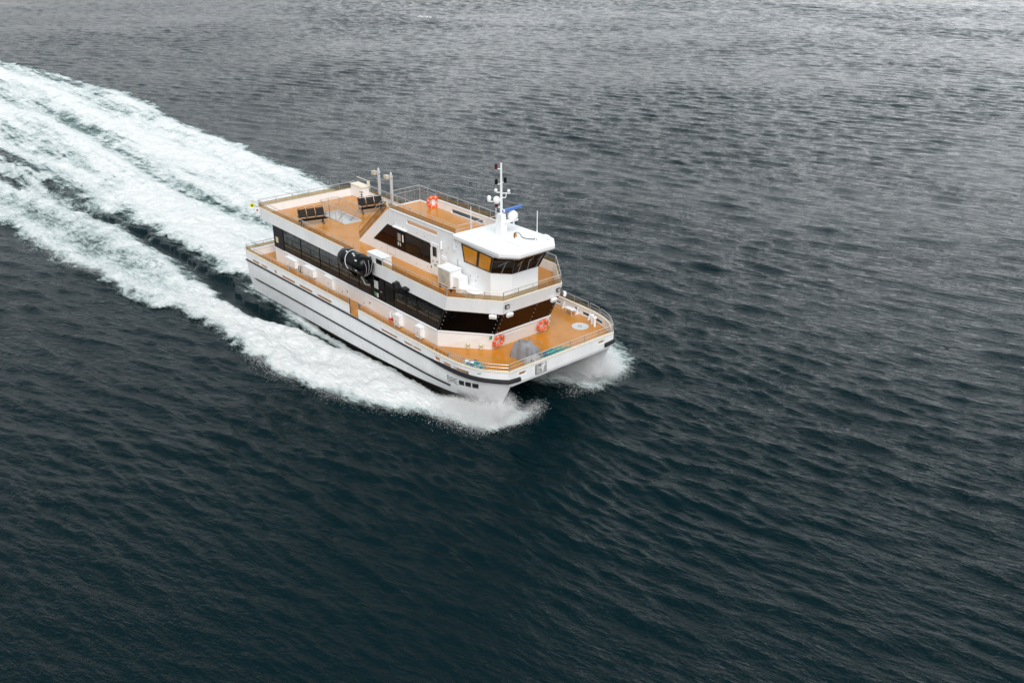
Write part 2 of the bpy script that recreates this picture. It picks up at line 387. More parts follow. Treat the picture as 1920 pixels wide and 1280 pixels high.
# main deckhouse -----------------------------------------------------------
def sill(x): return 3.39+.0098*x
XA = 1.65; KB = [(XA, 4.1), (21.42, 4.15), (23.82, 2.13)]; KS = [(XA, 4.1), (21.56, 4.18), (24.15, 2.13)]; KT = [(XA, 4.1), (22.2, 4.12), (24.82, 2.13)]
def ring(K): return [(x, -y) for x, y in K]+[(x, y) for x, y in K[::-1]]
rb, rs, rt = ring(KB), ring(KS), ring(KT)
b = MB(); n = 6
b.add([(x, y, zd(x)-.03) for x, y in rb]+[(x, y, sill(x)) for x, y in rs], [(i, (i+1) % n, n+(i+1) % n, n+i) for i in range(n)]+[tuple(range(n, 2*n))])
b.build('deckhouse_wall', 'white', ferry)
b = MB(); e = .03
b.add([(x-.02*(x > 5), y*.992, sill(x)+.003) for x, y in rs]+[(x-.02*(x > 5), y*.992, 5.07) for x, y in rt], [(i, (i+1) % n, n+(i+1) % n, n+i) for i in range(n)])
b.build('window_band', 'frame', ferry)
b = MB()
for i in (0, 1, 2, 3, 4):   # sill ledge
    (x0, y0), (x1, y1) = rs[i], rs[i+1]; d = Vector((x1-x0, y1-y0, 0)).normalized(); nn = Vector((d.y, -d.x, 0))*.05
    b.hexa([(x0+nn.x, y0+nn.y, sill(x0)-.05), (x1+nn.x, y1+nn.y, sill(x1)-.05), (x1, y1, sill(x1)-.05), (x0, y0, sill(x0)-.05), (x0+nn.x, y0+nn.y, sill(x0)), (x1+nn.x, y1+nn.y, sill(x1)), (x1, y1, sill(x1)+.02), (x0, y0, sill(x0)+.02)])
b.build('window_sill', 'white', ferry)
# side windows
cuts = [3.2, 5.7, 8.28, 10.72, 13.15, 14.6]; fw = [17.2, 19.5, 21.75]
for sg in (-1, 1):
    for c in (cuts, fw):
        for x0, x1 in zip(c[:-1], c[1:]):
            b = MB(); yy = sg*4.125
            x1t = x1-.06 if x1 < 21 else 22.0
            x1b = x1-.06 if x1 < 21 else 21.42
            b.plate([(x0+.06, yy, sill(x0)+.14), (x1b, yy, sill(x1)+.14), (x1t, yy, 5.0), (x0+.06, yy, 5.0)], (0, -sg*.03, 0))
            w = b.build('window', 'glass', ferry)
            b = MB(); xm = (x0+x1)/2
            b.box(xm-.02, sg*4.13-.012, sill(xm)+.5, xm+.02, sg*4.13+.012, sill(xm)+1.12); b.tube([(x0+.1, sg*4.135, sill(x0)+1.12), (x1b-.02, sg*4.135, sill(x1)+1.12)], .018, 5)
            b.build('window_bar', 'frame', w)
    # dark aft panel, door, lockers in the band
    b = MB(); b.box(XA+.02, sg*4.11-.02, sill(2)+.02, 3.1, sg*4.11+.02, 5.05); b.build('aft_panel', 'rubber', ferry)
    b = MB(); b.box(14.75, sg*4.13-.03, sill(15)+.05, 16.1, sg*4.13+.03, 5.0); dr = b.build('side_door', 'black', ferry, bevel=.01)
    b = MB(); b.box(15.0, sg*4.165-.012, 4.25, 15.42, sg*4.165+.012, 4.75); b.build('door_window', 'ltgrey', dr)
    b = MB(); b.box(14.95, sg*4.165-.012, 3.72, 15.12, sg*4.165+.012, 3.98); b.build('door_sign', 'green', dr)
    b = MB(); b.box(15.2, sg*4.165-.012, 3.70, 15.4, sg*4.165+.012, 3.96); b.build('door_sign', 'ltgrey', dr)
    b = MB(); b.cyl((15.75, sg*4.17, 4.2), (15.75, sg*4.23, 4.2), .03, n=8); b.tube([(15.75, sg*4.22, 4.2), (15.92, sg*4.22, 4.2)], .015, 5); b.build('door_handle', 'steel', dr)
    b = MB(); b.box(16.2, sg*4.12-.03, sill(16.5)+.05, 17.05, sg*4.12+.03, 5.0)
    for k in range(9): b.box(16.28+k*.085, sg*4.155-.01, sill(16.5)+.25, 16.31+k*.085, sg*4.155+.01, 4.75)
    b.build('louvre_panel', 'frame', ferry)
# raked front windows
for nm, i, mk in (('windshield', 1, 'glassblack'), ('windshield', 2, 'glassreflect'), ('windshield', 3, 'glassblack')):
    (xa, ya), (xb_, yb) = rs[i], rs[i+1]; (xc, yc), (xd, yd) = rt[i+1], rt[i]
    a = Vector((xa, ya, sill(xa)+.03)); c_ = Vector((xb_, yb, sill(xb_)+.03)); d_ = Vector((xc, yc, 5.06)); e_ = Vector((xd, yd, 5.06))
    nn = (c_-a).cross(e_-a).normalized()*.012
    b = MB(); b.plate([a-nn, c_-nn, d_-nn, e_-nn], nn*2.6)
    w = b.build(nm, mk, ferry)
    b = MB()
    for p0, p1, s_ in ((a, e_, 1), (c_, d_, -1)):
        off = (c_-a).normalized()*.14*s_
        for t in (.1, .3, .5, .7, .9):
            p = p0.lerp(p1, t)+off; b.cyl(p, p+nn*2.6, .022, n=6)
    if i == 2:
        for t in (.1, .3, .5, .7, .9):
            p = a.lerp(e_, t)*.38+c_.lerp(d_, t)*.62; b.cyl(p, p+nn*2.6, .022, n=6)
    b.build('glass_bolts', 'ltgrey', w)  # bolts along the pane edges, one mesh per pane
    if i < 3:
        b = MB(); b.tube([a.lerp(e_, 0)+nn*2, a.lerp(e_, 1)+nn*2], .03, 6); b.build('corner_post', 'frame', ferry)
# fascia / upper deck bulwark ------------------------------------------------
UB = [(-.38, 4.02), (-.1, 4.17), (22.30, 4.17), (24.88, 2.16)]; UT = [(-.42, 4.02), (-.1, 4.17), (22.51, 4.165), (25.06, 2.19)]
ub, ut = ring(UB), ring(UT); n = len(ub)
b = MB()
ti = [(x-.1 if x > 20 else x+.10, y-math.copysign(.09, y)) for x, y in ut]; bi = [(x-.1 if x > 20 else x+.1, y-math.copysign(.09, y)) for x, y in ub]
V = [(x, y, 5.09) for x, y in ub]+[(x, y, 5.885) for x, y in ut]+[(x, y, 5.885) for x, y in ti]+[(x, y, 5.3) for x, y in bi]
fs = []
for i in range(n):
    j = (i+1) % n
    for k in range(3): fs.append((k*n+i, k*n+j, (k+1)*n+j, (k+1)*n+i))
b.add(V, fs); b.build('upper_bulwark', 'hullwhite', ferry)
b = MB()
lip = [(x-.06 if x > 20 else x+.03, y*.985) for x, y in ub]
b.add([(x, y, 5.088) for x, y in ub]+[(x, y, 5.03) for x, y in lip], [(i, (i+1) % n, n+(i+1) % n, n+i) for i in range(n)]+[tuple(range(n, 2*n))])
b.build('soffit', 'ltgrey', ferry)
b = MB()
for i in range(n):
    if True:
        j = (i+1) % n; o1, o2, i1, i2 = ut[i], ut[j], ti[i], ti[j]
        b.hexa([(*o1, 5.888), (*o2, 5.888), (*i2, 5.888), (*i1, 5.888), (*o1, 5.915), (*o2, 5.915), (*i2, 5.915), (*i1, 5.915)])
b.build('bulwark_cap', 'cream', ferry)
ZU = 5.35
b = MB()
OX0, OX1, OY0, OY1 = 2.65, 5.8, -.62, .66
b.quad((-.3, -4.08, ZU), (OX0, -4.08, ZU), (OX0, 4.08, ZU), (-.3, 4.08, ZU)); b.quad((OX0, -4.08, ZU), (OX1, -4.08, ZU), (OX1, OY0, ZU), (OX0, OY0, ZU)); b.quad((OX0, OY1, ZU), (OX1, OY1, ZU), (OX1, 4.08, ZU), (OX0, 4.08, ZU))
b.add([(OX1, -4.08, ZU), (22.35, -4.08, ZU), (24.9, -2.13, ZU), (24.9, 2.13, ZU), (22.35, 4.08, ZU), (OX1, 4.08, ZU)], [(0, 1, 2, 3, 4, 5)])
b.build('upper_deck', 'deck', ferry)
# stairwell in the upper deck
b = MB()
b.box(OX0-.06, OY0-.06, ZU-.02, OX1+.06, OY0, ZU+.06); b.box(OX0-.06, OY1, ZU-.02, OX1+.06, OY1+.06, ZU+.06); b.box(OX0-.06, OY0, ZU-.02, OX0, OY1, ZU+.06); b.box(OX1, OY0, ZU-.02, OX1+.06, OY1, ZU+.06)
for pts in (((OX0, OY0), (OX1, OY0)), ((OX0, OY1), (OX1, OY1)), ((OX0, OY0), (OX0, OY1)), ((OX1, OY0), (OX1, OY1))):
    b.quad((*pts[0], 3.0), (*pts[1], 3.0), (*pts[1], ZU), (*pts[0], ZU))
b.build('stairwell_coaming', 'ltgrey', ferry)
b = MB()
for k in range(9):
    x = OX1-.15-k*.28; b.box(x-.28, OY0+.05, 5.1-k*.26, x, OY1-.05, 5.14-k*.26)
b.box(OX0, OY0, 2.6, OX1, OY1, 2.64)
b.build('stair_treads', 'galv', ferry)
# upper cabin ------------------------------------------------------------------
YC = 1.78; ZS = 7.93; ZR = 8.43
def slope_x(z): return 9.47+(z-5.35)*(13.3-9.47)/(ZR-5.35)
for sg in (-1, 1):
    b = MB(); t0, t1 = sg*YC, sg*(YC-.09)
    lo, hi = sorted((t0, t1))
    b.prism_xz([(slope_x(5.33), 5.33), (20.45, 5.33), (20.45, 7.925), (slope_x(7.925), 7.925)], lo, hi)
    b.prism_xz([(slope_x(7.925), 7.925), (15.28, 7.925), (15.28, 8.2), (slope_x(8.2), 8.2)], lo, hi)
    b.prism_xz([(18.46, 7.925), (20.45, 7.925), (20.45, 8.2), (18.46, 8.2)], lo, hi)
    b.prism_xz([(slope_x(8.2), 8.2), (20.45, 8.2), (20.45, ZR), (13.65, ZR), (13.42, ZR-.02), (13.22, ZR-.09)], lo, hi)
    b.build('cabin_wall', 'white', ferry)
    b = MB(); b.box(13.5, sg*(YC-.045)-.075, ZR+.002, 20.4, sg*(YC-.045)+.075, ZR+.045); b.build('cabin_wall_cap', 'white', ferry)
    # windows (trapezoid aft, two wide panes)
    yy = sg*(YC+.012)
    b = MB(); b.plate([(11.38, yy, 6.0), (17.72, yy, 6.0), (17.72, yy, 7.30), (13.15, yy, 7.40)], (0, -sg*.03, 0)); band = b.build('cabin_window_frame', 'frame', ferry)
    yy = sg*(YC+.02)
    for q, mk in (([(11.62, 6.1), (14.05, 6.1), (14.05, 7.28), (13.2, 7.31)], 'glassreflect'), ([(15.2, 6.1), (16.95, 6.1), (16.95, 7.24), (15.2, 7.26)], 'glass'), ([(17.08, 6.1), (17.66, 6.1), (17.66, 7.22), (17.08, 7.24)], 'glass')):
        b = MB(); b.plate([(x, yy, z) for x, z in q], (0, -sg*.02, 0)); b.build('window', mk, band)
    b = MB(); b.box(14.25, yy-.012, 6.02, 15.05, yy+.012, 7.26); sdoor = b.build('sliding_door', 'black', ferry)
    b = MB(); b.box(14.3, yy-.02, 6.6, 14.62, yy+.02, 7.1); b.build('door_notice', 'beam', sdoor)
    b = MB(); b.box(14.8, yy-.02, 6.62, 14.92, yy+.02, 7.08); b.build('door_notice', 'white', sdoor)
    b = MB(); b.box(14.28, yy-.02, 6.3, 14.42, yy+.02, 6.5); b.build('door_notice', 'ltgrey', sdoor)
    b = MB(); b.box(14.5, yy-.02, 6.29, 14.62, yy+.02, 6.49); b.build('door_notice', 'stonegrey', sdoor)
    b = MB(); b.box(13.9, sg*(YC+.07)-.07, 7.42, 15.3, sg*(YC+.07)+.07, 7.47); b.build('door_hood', 'white', ferry)
    # white weather door
    b = MB(); b.box(17.82, sg*(YC+.02)-.025, 5.42, 18.62, sg*(YC+.02)+.025, 7.42); wd = b.build('weather_door', 'white', ferry, bevel=.02)
    b = MB(); b.box(18.02, sg*(YC+.048)-.012, 6.6, 18.42, sg*(YC+.048)+.012, 7.2); b.build('door_window', 'glass', wd, bevel=.01)
    b = MB(); b.box(17.98, sg*(YC+.048)-.01, 6.2, 18.1, sg*(YC+.048)+.01, 6.34); b.build('door_notice', 'grey', wd)
    for x in (18.15, 18.3): b = MB(); b.box(x, sg*(YC+.048)-.01, 6.0, x+.1, sg*(YC+.048)+.01, 6.12); b.build('door_notice', 'green', wd)
    b = MB(); b.tube([(18.55, sg*(YC+.05), 6.35), (18.55, sg*(YC+.1), 6.35), (18.4, sg*(YC+.1), 6.35)], .018, 6)
    b.build('door_handle', 'darksteel', wd)
    for z in (5.8, 7.1): b = MB(); b.box(17.8, sg*(YC+.05)-.02, z, 17.86, sg*(YC+.05)+.02, z+.12); b.build('hinge', 'darksteel', wd)
    b = MB()
    b.tube([(13.0+.0, sg*(YC+.008), 5.75), (13.0, sg*(YC+.008), 5.95), (13.9, sg*(YC+.008), 5.95), (13.9, sg*(YC+.008), 5.45), (13.0, sg*(YC+.008), 5.45)], .008, 4, closed=True); b.build('hatch_outline', 'grey', ferry)
b = MB(); b.box(11.8, -YC+1.15, 5.34, 11.9, YC-.1, ZS-.03); b.box(13.3, -YC+.1, 5.34, 13.4, -YC+1.15, ZS-.03); b.box(11.8, -YC+1.1, 5.34, 13.35, -YC+1.16, ZS-.03); b.build('cabin_bulkhead', 'white', ferry)
b = MB(); b.add([(11.8, -YC+1.12, ZS), (13.35, -YC+1.12, ZS), (13.35, -YC+.09, ZS), (20.4, -YC+.09, ZS), (20.4, YC-.09, ZS), (11.8, YC-.09, ZS)], [(0, 1, 2, 3, 4, 5)]); b.build('sky_deck', 'deck', ferry)
b = MB(); b.box(11.72, -YC+1.1, ZS-.06, 11.8, YC-.05, ZS+.06); b.box(11.8, YC-.09, ZS-.02, 13.3, YC-.0, ZS+.07); b.build('deck_coaming', 'white', ferry)
b = MB()
for k in range(11):
    x = 9.75+k*.335; b.box(x, -1.66, 5.52+k*.235, x+.33, -.68, 5.56+k*.235)
for y in (-1.68, -.66): b.plate([(9.55, y, 5.36), (9.8, y, 5.36), (13.35, y, 7.9), (13.1, y, 7.9)], (0, .03, 0))
b.build('stair_treads', 'deck', ferry)
# grille in the port slot is open; starboard strip shows deck through it
# wheelhouse -----------------------------------------------------------------------
WB = [(20.4, 1.78), (23.41, 1.78), (24.32, .975)]; WT = [(20.4, 1.78), (23.95, 1.98), (24.87, 1.2)]
wb = ring(WB); wt = ring(WT); n = 6
b = MB(); b.add([(x, y, 5.33) for x, y in wb]+[(x, y, 7.0) for x, y in wb], [(i, (i+1) % n, n+(i+1) % n, n+i) for i in range(n)]+[tuple(range(n, 2*n))]); b.build('wheelhouse_wall', 'white', ferry)
def wpt(i, s, t, off=0.0):    # point on wheelhouse window wall i (edge i->i+1), s along, t up
    a = Vector((*wb[i], 7.0)).lerp(Vector((*wb[(i+1) % 6], 7.0)), s); c = Vector((*wt[i], 8.2)).lerp(Vector((*wt[(i+1) % 6], 8.2)), s)
    nn = (Vector((*wb[(i+1) % 6], 7.0))-Vector((*wb[i], 7.0))).cross(Vector((*wt[i], 8.2))-Vector((*wb[i], 7.0))).normalized()
    return a.lerp(c, t)+nn*off
def patch(b, i, s0b, s1b, s0t, s1t, t0, t1, off):
    nu, nv = 8, 5
    g_ = [wpt(i, (s0b+(s1b-s0b)*a/nu)*(1-c/nv)+(s0t+(s1t-s0t)*a/nu)*(c/nv), t0+(t1-t0)*c/nv, off) for a in range(nu+1) for c in range(nv+1)]
    b.add(g_, [(a*(nv+1)+c, (a+1)*(nv+1)+c, (a+1)*(nv+1)+c+1, a*(nv+1)+c+1) for a in range(nu) for c in range(nv)])
b = MB()
for i in range(6): patch(b, i, 0, 1, 0, 1, .001, 1, 0)
b.build('wheelhouse_wall', 'white', ferry)
for i, panes, mk in ((0, [(.21, .62), (.62, 1.0)], 'amber'), (1, [(0, 1)], 'glass'), (2, [(0, .36), (.36, .7), (.7, 1)], 'glassreflect'), (3, [(0, 1)], 'glass'), (4, [(0, .38), (.38, .79)], 'amber')):
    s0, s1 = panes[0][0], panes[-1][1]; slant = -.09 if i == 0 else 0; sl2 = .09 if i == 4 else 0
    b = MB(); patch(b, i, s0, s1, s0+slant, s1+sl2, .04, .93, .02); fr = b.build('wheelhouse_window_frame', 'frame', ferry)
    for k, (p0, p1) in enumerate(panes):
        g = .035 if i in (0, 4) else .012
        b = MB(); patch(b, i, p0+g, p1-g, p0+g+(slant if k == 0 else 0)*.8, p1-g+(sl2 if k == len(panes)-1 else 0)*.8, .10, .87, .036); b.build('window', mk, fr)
        if i in (1, 2, 3):
            b = MB(); a_ = wpt(i, p0+(p1-p0)*.5, .08, .06); c_ = wpt(i, p0+(p1-p0)*(.35 if k % 2 else .62), .72, .06); b.tube([a_, c_], .018, 5); b.tube([wpt(i, p0+(p1-p0)*.3, .5, .065), wpt(i, p0+(p1-p0)*.7, .78, .065)], .012, 5); b.build('wiper', 'grey', fr)
RB = [(20.3, 1.86), (24.36, 2.0), (25.22, 1.26)]; RT = [(20.25, 1.97), (24.44, 2.04), (25.33, 1.29)]; RC = [(20.3, 1.85), (24.38, 1.92), (25.2, 1.2)]
r1, r2, r3 = ring(RB), ring(RT), ring(RC)
b = MB(); V = [(x, y, 8.18) for x, y in r1]+[(x, y, 8.30) for x, y in r2]+[(x, y, 8.47) for x, y in r2]+[(x, y, 8.56) for x, y in r3]
b.add(V, [(k*6+i, k*6+(i+1) % 6, (k+1)*6+(i+1) % 6, (k+1)*6+i) for k in range(3) for i in range(6)]+[tuple(range(6))[::-1], tuple(range(18, 24))]); b.build('wheelhouse_roof', 'white', ferry)
ZT = 8.56
# roof furniture
b = MB(); b.box(23.3, -.55, ZT, 24.5, .35, ZT+.07); b.cyl((23.75, -.1, ZT+.07), (23.75, -.1, ZT+.12), .13); b.build('roof_hatch', 'white', ferry, bevel=.02)
b = MB(); b.tube(smooth_curve([(23.2, .15, ZT+.02), (23.1, .3, ZT+.3), (23.3, .45, ZT+.25), (23.5, .55, ZT+.05), (23.9, .75, ZT+.03), (24.2, 1.0, ZT+.03)], 5), .022, 5); b.build('roof_cable', 'rubber', ferry)
b = MB(); b.box(24.2, 1.35, ZT-.02, 24.55, 1.6, ZT+.22); b.cyl((24.55, 1.48, ZT+.1), (24.7, 1.48, ZT+.1), .12); b.box(24.0, .9, ZT-.01, 24.15, 1.3, ZT+.14); b.build('roof_searchlight', 'white', ferry, bevel=.015)
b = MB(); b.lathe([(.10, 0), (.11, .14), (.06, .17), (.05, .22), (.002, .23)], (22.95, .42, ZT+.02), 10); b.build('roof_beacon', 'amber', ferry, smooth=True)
# mast -----------------------------------------------------------------------------
b = MB(); b.prism([(21.98, -.23), (22.52, -.23), (22.52, .23), (21.98, .23)], 8.5, 9.82, top=[(22.06, -.17), (22.42, -.17), (22.42, .17), (22.06, .17)])
b.tube([(22.24, 0, 9.8), (22.24, 0, 11.2), (22.24, 0, 12.7)], [.085, .07, .055], 10)
mast = b.build('mast', 'white', ferry)
def part(b, name, mk, par, **k): return b.build(name, mk, par, **k)
rF = Vector((.652, .758, 0)); nF = Vector((.758, -.652, 0))     # horizontal directions used for the side arms
def arm(d, z, l, r=.028):
    p = Vector((22.24, 0, z)); e_ = p+d*l; b = MB(); b.tube([p, e_], r, 6); part(b, 'mast_bracket', 'white', mast); return e_
def lamp(e_, mk):
    b = MB(); b.lathe([(.10, 0), (.105, .05), (.085, .09), (.085, .2), (.10, .24), (.04, .29), (.002, .31)], e_, 10); part(b, 'navigation_light', mk, mast, smooth=True)
lamp(arm(-rF, 12.38, .28), 'lampred'); lamp(arm(-rF, 11.52, .27), 'black'); lamp(arm(rF, 11.62, .22), 'black'); lamp(arm(-rF, 10.2, .27), 'lampred')
e_ = arm(-rF, 11.05, .30); b = MB(); b.ball(e_+Vector((0, 0, .12)), .10); part(b, 'radome', 'white', mast, smooth=True)
e_ = arm(rF, 11.0, .52); b = MB(); b.ball(e_+Vector((-.1*rF.x, -.1*rF.y, .13)), .095); part(b, 'radome', 'white', mast, smooth=True)
e_ = arm(-rF, 10.52, .68); b = MB(); b.lathe([(.08, 0), (.12, .08), (.125, .25), (.08, .33), (.002, .36)], e_+Vector((0, 0, 0)), 12); part(b, 'radome', 'white', mast, smooth=True)
b = MB(); b.lathe([(.12, 0), (.2, .1), (.2, .25), (.13, .37), (.002, .42)], Vector((22.24, 0, 10.42))-rF*.26, 14); part(b, 'radome', 'white', mast, smooth=True)
b = MB(); b.tube([Vector((22.24, 0, 10.75)), Vector((22.24, 0, 10.75))+rF*.25, Vector((22.24, 0, 11.05))+rF*.3], .03, 6); part(b, 'mast_horn', 'white', mast)
b = MB(); b.tube([(22.24, 0, 12.7), (22.24, 0, 13.3)], .008, 4); part(b, 'whip_antenna', 'darksteel', mast)
# radar
b = MB(); b.obox((22.35, .5, 9.33), (.3, 1.1, .1)); b.lathe([(.24, 0), (.3, .1), (.3, .3), (.2, .42), (.1, .5)], (22.3, .8, 9.37), 16); rd = part(b, 'radar_scanner', 'white', ferry, smooth=True)
b = MB(); b.obox((22.31, .75, 9.99), (.14, 1.5, .17), rz=.06); part(b, 'radar_antenna', 'blue', rd, bevel=.03)
b = MB(); b.obox((22.355, .07, 9.99), (.15, .12, .18), rz=.06); part(b, 'antenna_tip', 'white', rd, bevel=.03)
for x, y, z0, z1, r in ((21.31, -1.45, ZT, 10.29, .022), (20.35, 1.18, ZT, 9.95, .02), (23.16, 1.91, 8.5, 9.83, .024), (21.11, 1.9, 8.5, 9.25, .034), (22.36, -1.66, ZT, 9.0, .012), (23.94, -1.35, ZT, 8.9, .014)):
    b = MB(); b.tube([(x, y, z0-.02), (x, y, z1)], r, 6); b.cyl((x, y, z0-.02), (x, y, z0+.14), r*1.8, n=8); b.build('whip_antenna', 'white', ferry)
# lights on fascia and walls
for y in (-1.95, 1.91): 
    b = MB(); b.box(25.03, y-.14, 5.46, 25.10, y+.14, 5.68); f_ = b.build('deck_lamp', 'rubber', ferry); b = MB(); b.box(25.10, y-.10, 5.495, 25.108, y+.10, 5.645); b.build('lamp_lens', 'lens', f_)
for c, rz in (((24.62, -2.62, 5.0), -.9), ((25.0, -1.72, 5.0), 0.0), ((25.0, 1.62, 5.0), 0.0), ((24.7, 2.75, 5.0), .9)):
    b = MB(); b.obox(c, (.16, .42, .2), rz=rz, ry=.35); b.tube([c, (c[0]-.1, c[1], c[2]+.15)], .03, 6); b.build('floodlight', 'white', ferry, bevel=.03)
# railings -----------------------------------------------------------------------------
def railing(path, base, top, glass=None, mids=(), step=1.25, r=.022, name='railing', mk='steel', pmk='steel', pickets=None, gframe=True):
    """path: list of (x,y); base/top: functions of x or numbers"""
    fb = base if callable(base) else (lambda x: base); ft = top if callable(top) else (lambda x: top)
    P = np.array(path, float); d = np.r_[0, np.cumsum(np.linalg.norm(np.diff(P, axis=0), axis=1))]
    b = MB(); b.tube([(x, y, ft(x)) for x, y in path], r, 6)
    for h in mids: b.tube([(x, y, fb(x)+h) for x, y in path], r*.7, 5)
    corners = [q for q in d]; nseg = max(1, round(d[-1]/step)); st = list(np.linspace(0, d[-1], nseg+1))
    for q in st:
        x, y = np.interp(q, d, P[:, 0]), np.interp(q, d, P[:, 1]); b.tube([(x, y, fb(x)), (x, y, ft(x))], r*.85, 5)
    o = b.build(name, pmk, ferry)
    if glass:
        g0, g1 = glass; gb = MB(); fbm = MB()
        qs = sorted(set(st+corners))
        for q0, q1 in zip(qs[:-1], qs[1:]):
            a = [np.interp(q0, d, P[:, 0]), np.interp(q0, d, P[:, 1])]; c = [np.interp(q1, d, P[:, 0]), np.interp(q1, d, P[:, 1])]
            if q1-q0 < .05: continue
            v = Vector((c[0]-a[0], c[1]-a[1], 0)).normalized(); nn = Vector((v.y, -v.x, 0))*.008
            e = v*.015
            gb.plate([(a[0]+e.x, a[1]+e.y, fb(a[0])+g0), (c[0]-e.x, c[1]-e.y, fb(c[0])+g0), (c[0]-e.x, c[1]-e.y, fb(c[0])+g1), (a[0]+e.x, a[1]+e.y, fb(a[0])+g1)], nn)
        gb.build('railing_glass', 'railglass', o)
        if gframe:
            for h in (g0, g1): fbm.tube([(x, y, fb(x)+h) for x, y in path], .010, 5)
            fbm.build('glass_edge', 'darksteel', o)
    if pickets:
        h0, h1 = pickets; pb = MB()
        for q in np.arange(.06, d[-1], .13):
            x, y = np.interp(q, d, P[:, 0]), np.interp(q, d, P[:, 1]); pb.tube([(x, y, fb(x)+h0), (x, y, fb(x)+h1)], .006, 4, caps=False)
        pb.build('railing_pickets', 'steel', o)
    return o
def mrail(x0, x1): return [(x0, path_y(x0)-.05)]+[(p[0], p[1]-.05) for p in OUT if x0+.05 < p[0] < x1-.05]+[(x1, path_y(x1)-.05)]
topm = lambda x: zb(x)+.47
zbc = lambda x: zb(x)+.03
for sg in (-1, 1):
    segs = [(-.3, 13.9), (15.15, 24.15)] if sg < 0 else [(-.3, 24.15)]
    for a, c in segs:
        pth = [(x, sg*y) for x, y in (mrail(a, c))]
        railing(pth, zbc, topm, glass=(.06, .27), step=1.3, gframe=False)
    railing([(x, sg*y) for x, y in mrail(24.3, 25.2)], zbc, topm, mids=(.26, .06), pickets=(.06, .26), step=.9)
    railing([(x, sg*y) for x, y in mrail(25.35, 27.55)], zbc, topm, mids=(.26, .06), pickets=(.06, .26), step=1.25)
railing([(27.53, -3.9), (27.53, 3.9)], 3.14, 3.60, mids=(.26, .06), pickets=(.06, .26), step=1.12)
railing([(-.3, -5.42), (-.3, 5.42)], zbc(0), topm(0), glass=(.06, .27), step=1.3, gframe=True)
up = [(x-.05*(x > 24), y-math.copysign(.045, y)) for x, y in ut]
zt_u = lambda x: 6.42
railing([(-.3, -4.1), (12.75, -4.12)], 5.915, zt_u, glass=(.05, .28), step=1.25); railing([(16.05, -4.12), (22.42, -4.12)], 5.915, zt_u, glass=(.05, .28), step=1.22)
railing([(22.48, -4.1), (24.98, -2.16)], 5.915, zt_u, glass=(.05, .28), step=1.05); railing([(24.98, -2.14), (24.98, 2.14)], 5.915, zt_u, glass=(.05, .28), step=1.06); railing([(24.98, 2.16), (22.48, 4.1)], 5.915, zt_u, glass=(.05, .28), step=1.05)
railing([(1.6, 4.12), (11, 4.12), (22.42, 4.12)], 5.915, zt_u, glass=(.05, .28), step=1.25)
railing([(-.33, -4.0), (-.33, 4.0)], 5.915, zt_u, glass=(.05, .28), step=1.3)
ZSR = 8.98
railing([(13.35, -YC+.05), (20.25, -YC+.05)], ZR+.045, ZSR, glass=(.05, .30), step=1.15); railing([(13.75, YC-.05), (20.25, YC-.05)], ZR+.045, ZSR, glass=(.05, .32), step=1.15)
railing([(11.8, YC-.05), (13.6, YC-.05)], ZS+.05, ZSR, mids=(.75,), pickets=(.02, .75), step=.9); railing([(11.76, -.55), (11.76, YC-.06)], ZS+.05, ZSR, mids=(.75,), pickets=(.02, .75), step=1.1)
railing([(20.3, -YC+.15), (20.3, YC-.15)], 8.5, ZSR, mids=(.22,), step=1.1)
# sloping stair rail
b = MB(); y = -YC+.04
S0, S1 = Vector((9.62, y, 5.40)), Vector((13.25, y, ZR))
b.tube([S0, S0+Vector((-.0, 0, .98)), S1+Vector((-.35, 0, .62)), S1+Vector((.1, 0, .55))], .022, 6)
for t in (0.25, .5, .75): p = S0.lerp(S1, t); b.tube([p+Vector((-.05, 0, .05)), p+Vector((-.1, 0, .85))], .016, 5)
o = b.build('stair_rail', 'steel', ferry)
b = MB(); b.plate([S0+Vector((-.04, 0, .1)), S1+Vector((-.1, 0, .05)), S1+Vector((-.25, 0, .40)), S0+Vector((-.1, 0, .55))], (0, .01, 0)); b.build('railing_glass', 'railglass', o)
b = MB()
for off in (.1, .55): b.tube([S0+Vector((-.05, 0, off)), S1+Vector((-.15, 0, off*.75))], .014, 5)
b.build('glass_edge', 'darksteel', o)
railing([(12.0, -.62), (13.3, -.62)], ZS, ZSR-.1, mids=(.45,), step=.65)
# stairwell guard rails
railing([(5.85, .74), (2.6, .74), (2.6, -.7), (3.9, -.7)], ZU+.03, 6.4, mids=(.5,), pickets=(.05, 1.0), step=1.0)
railing([(3.9, -.7), (5.6, -.7)], ZU+.03, 6.4, mids=(.5,), pickets=(.05, 1.0), step=.85)
b = MB()
for y in (OY0+.06, OY1-.06): b.tube([(5.9, y, 6.15), (5.75, y, 6.2), (3.4, y, 4.2)], .028, 6)
b.build('stair_handrail', 'steel', ferry)
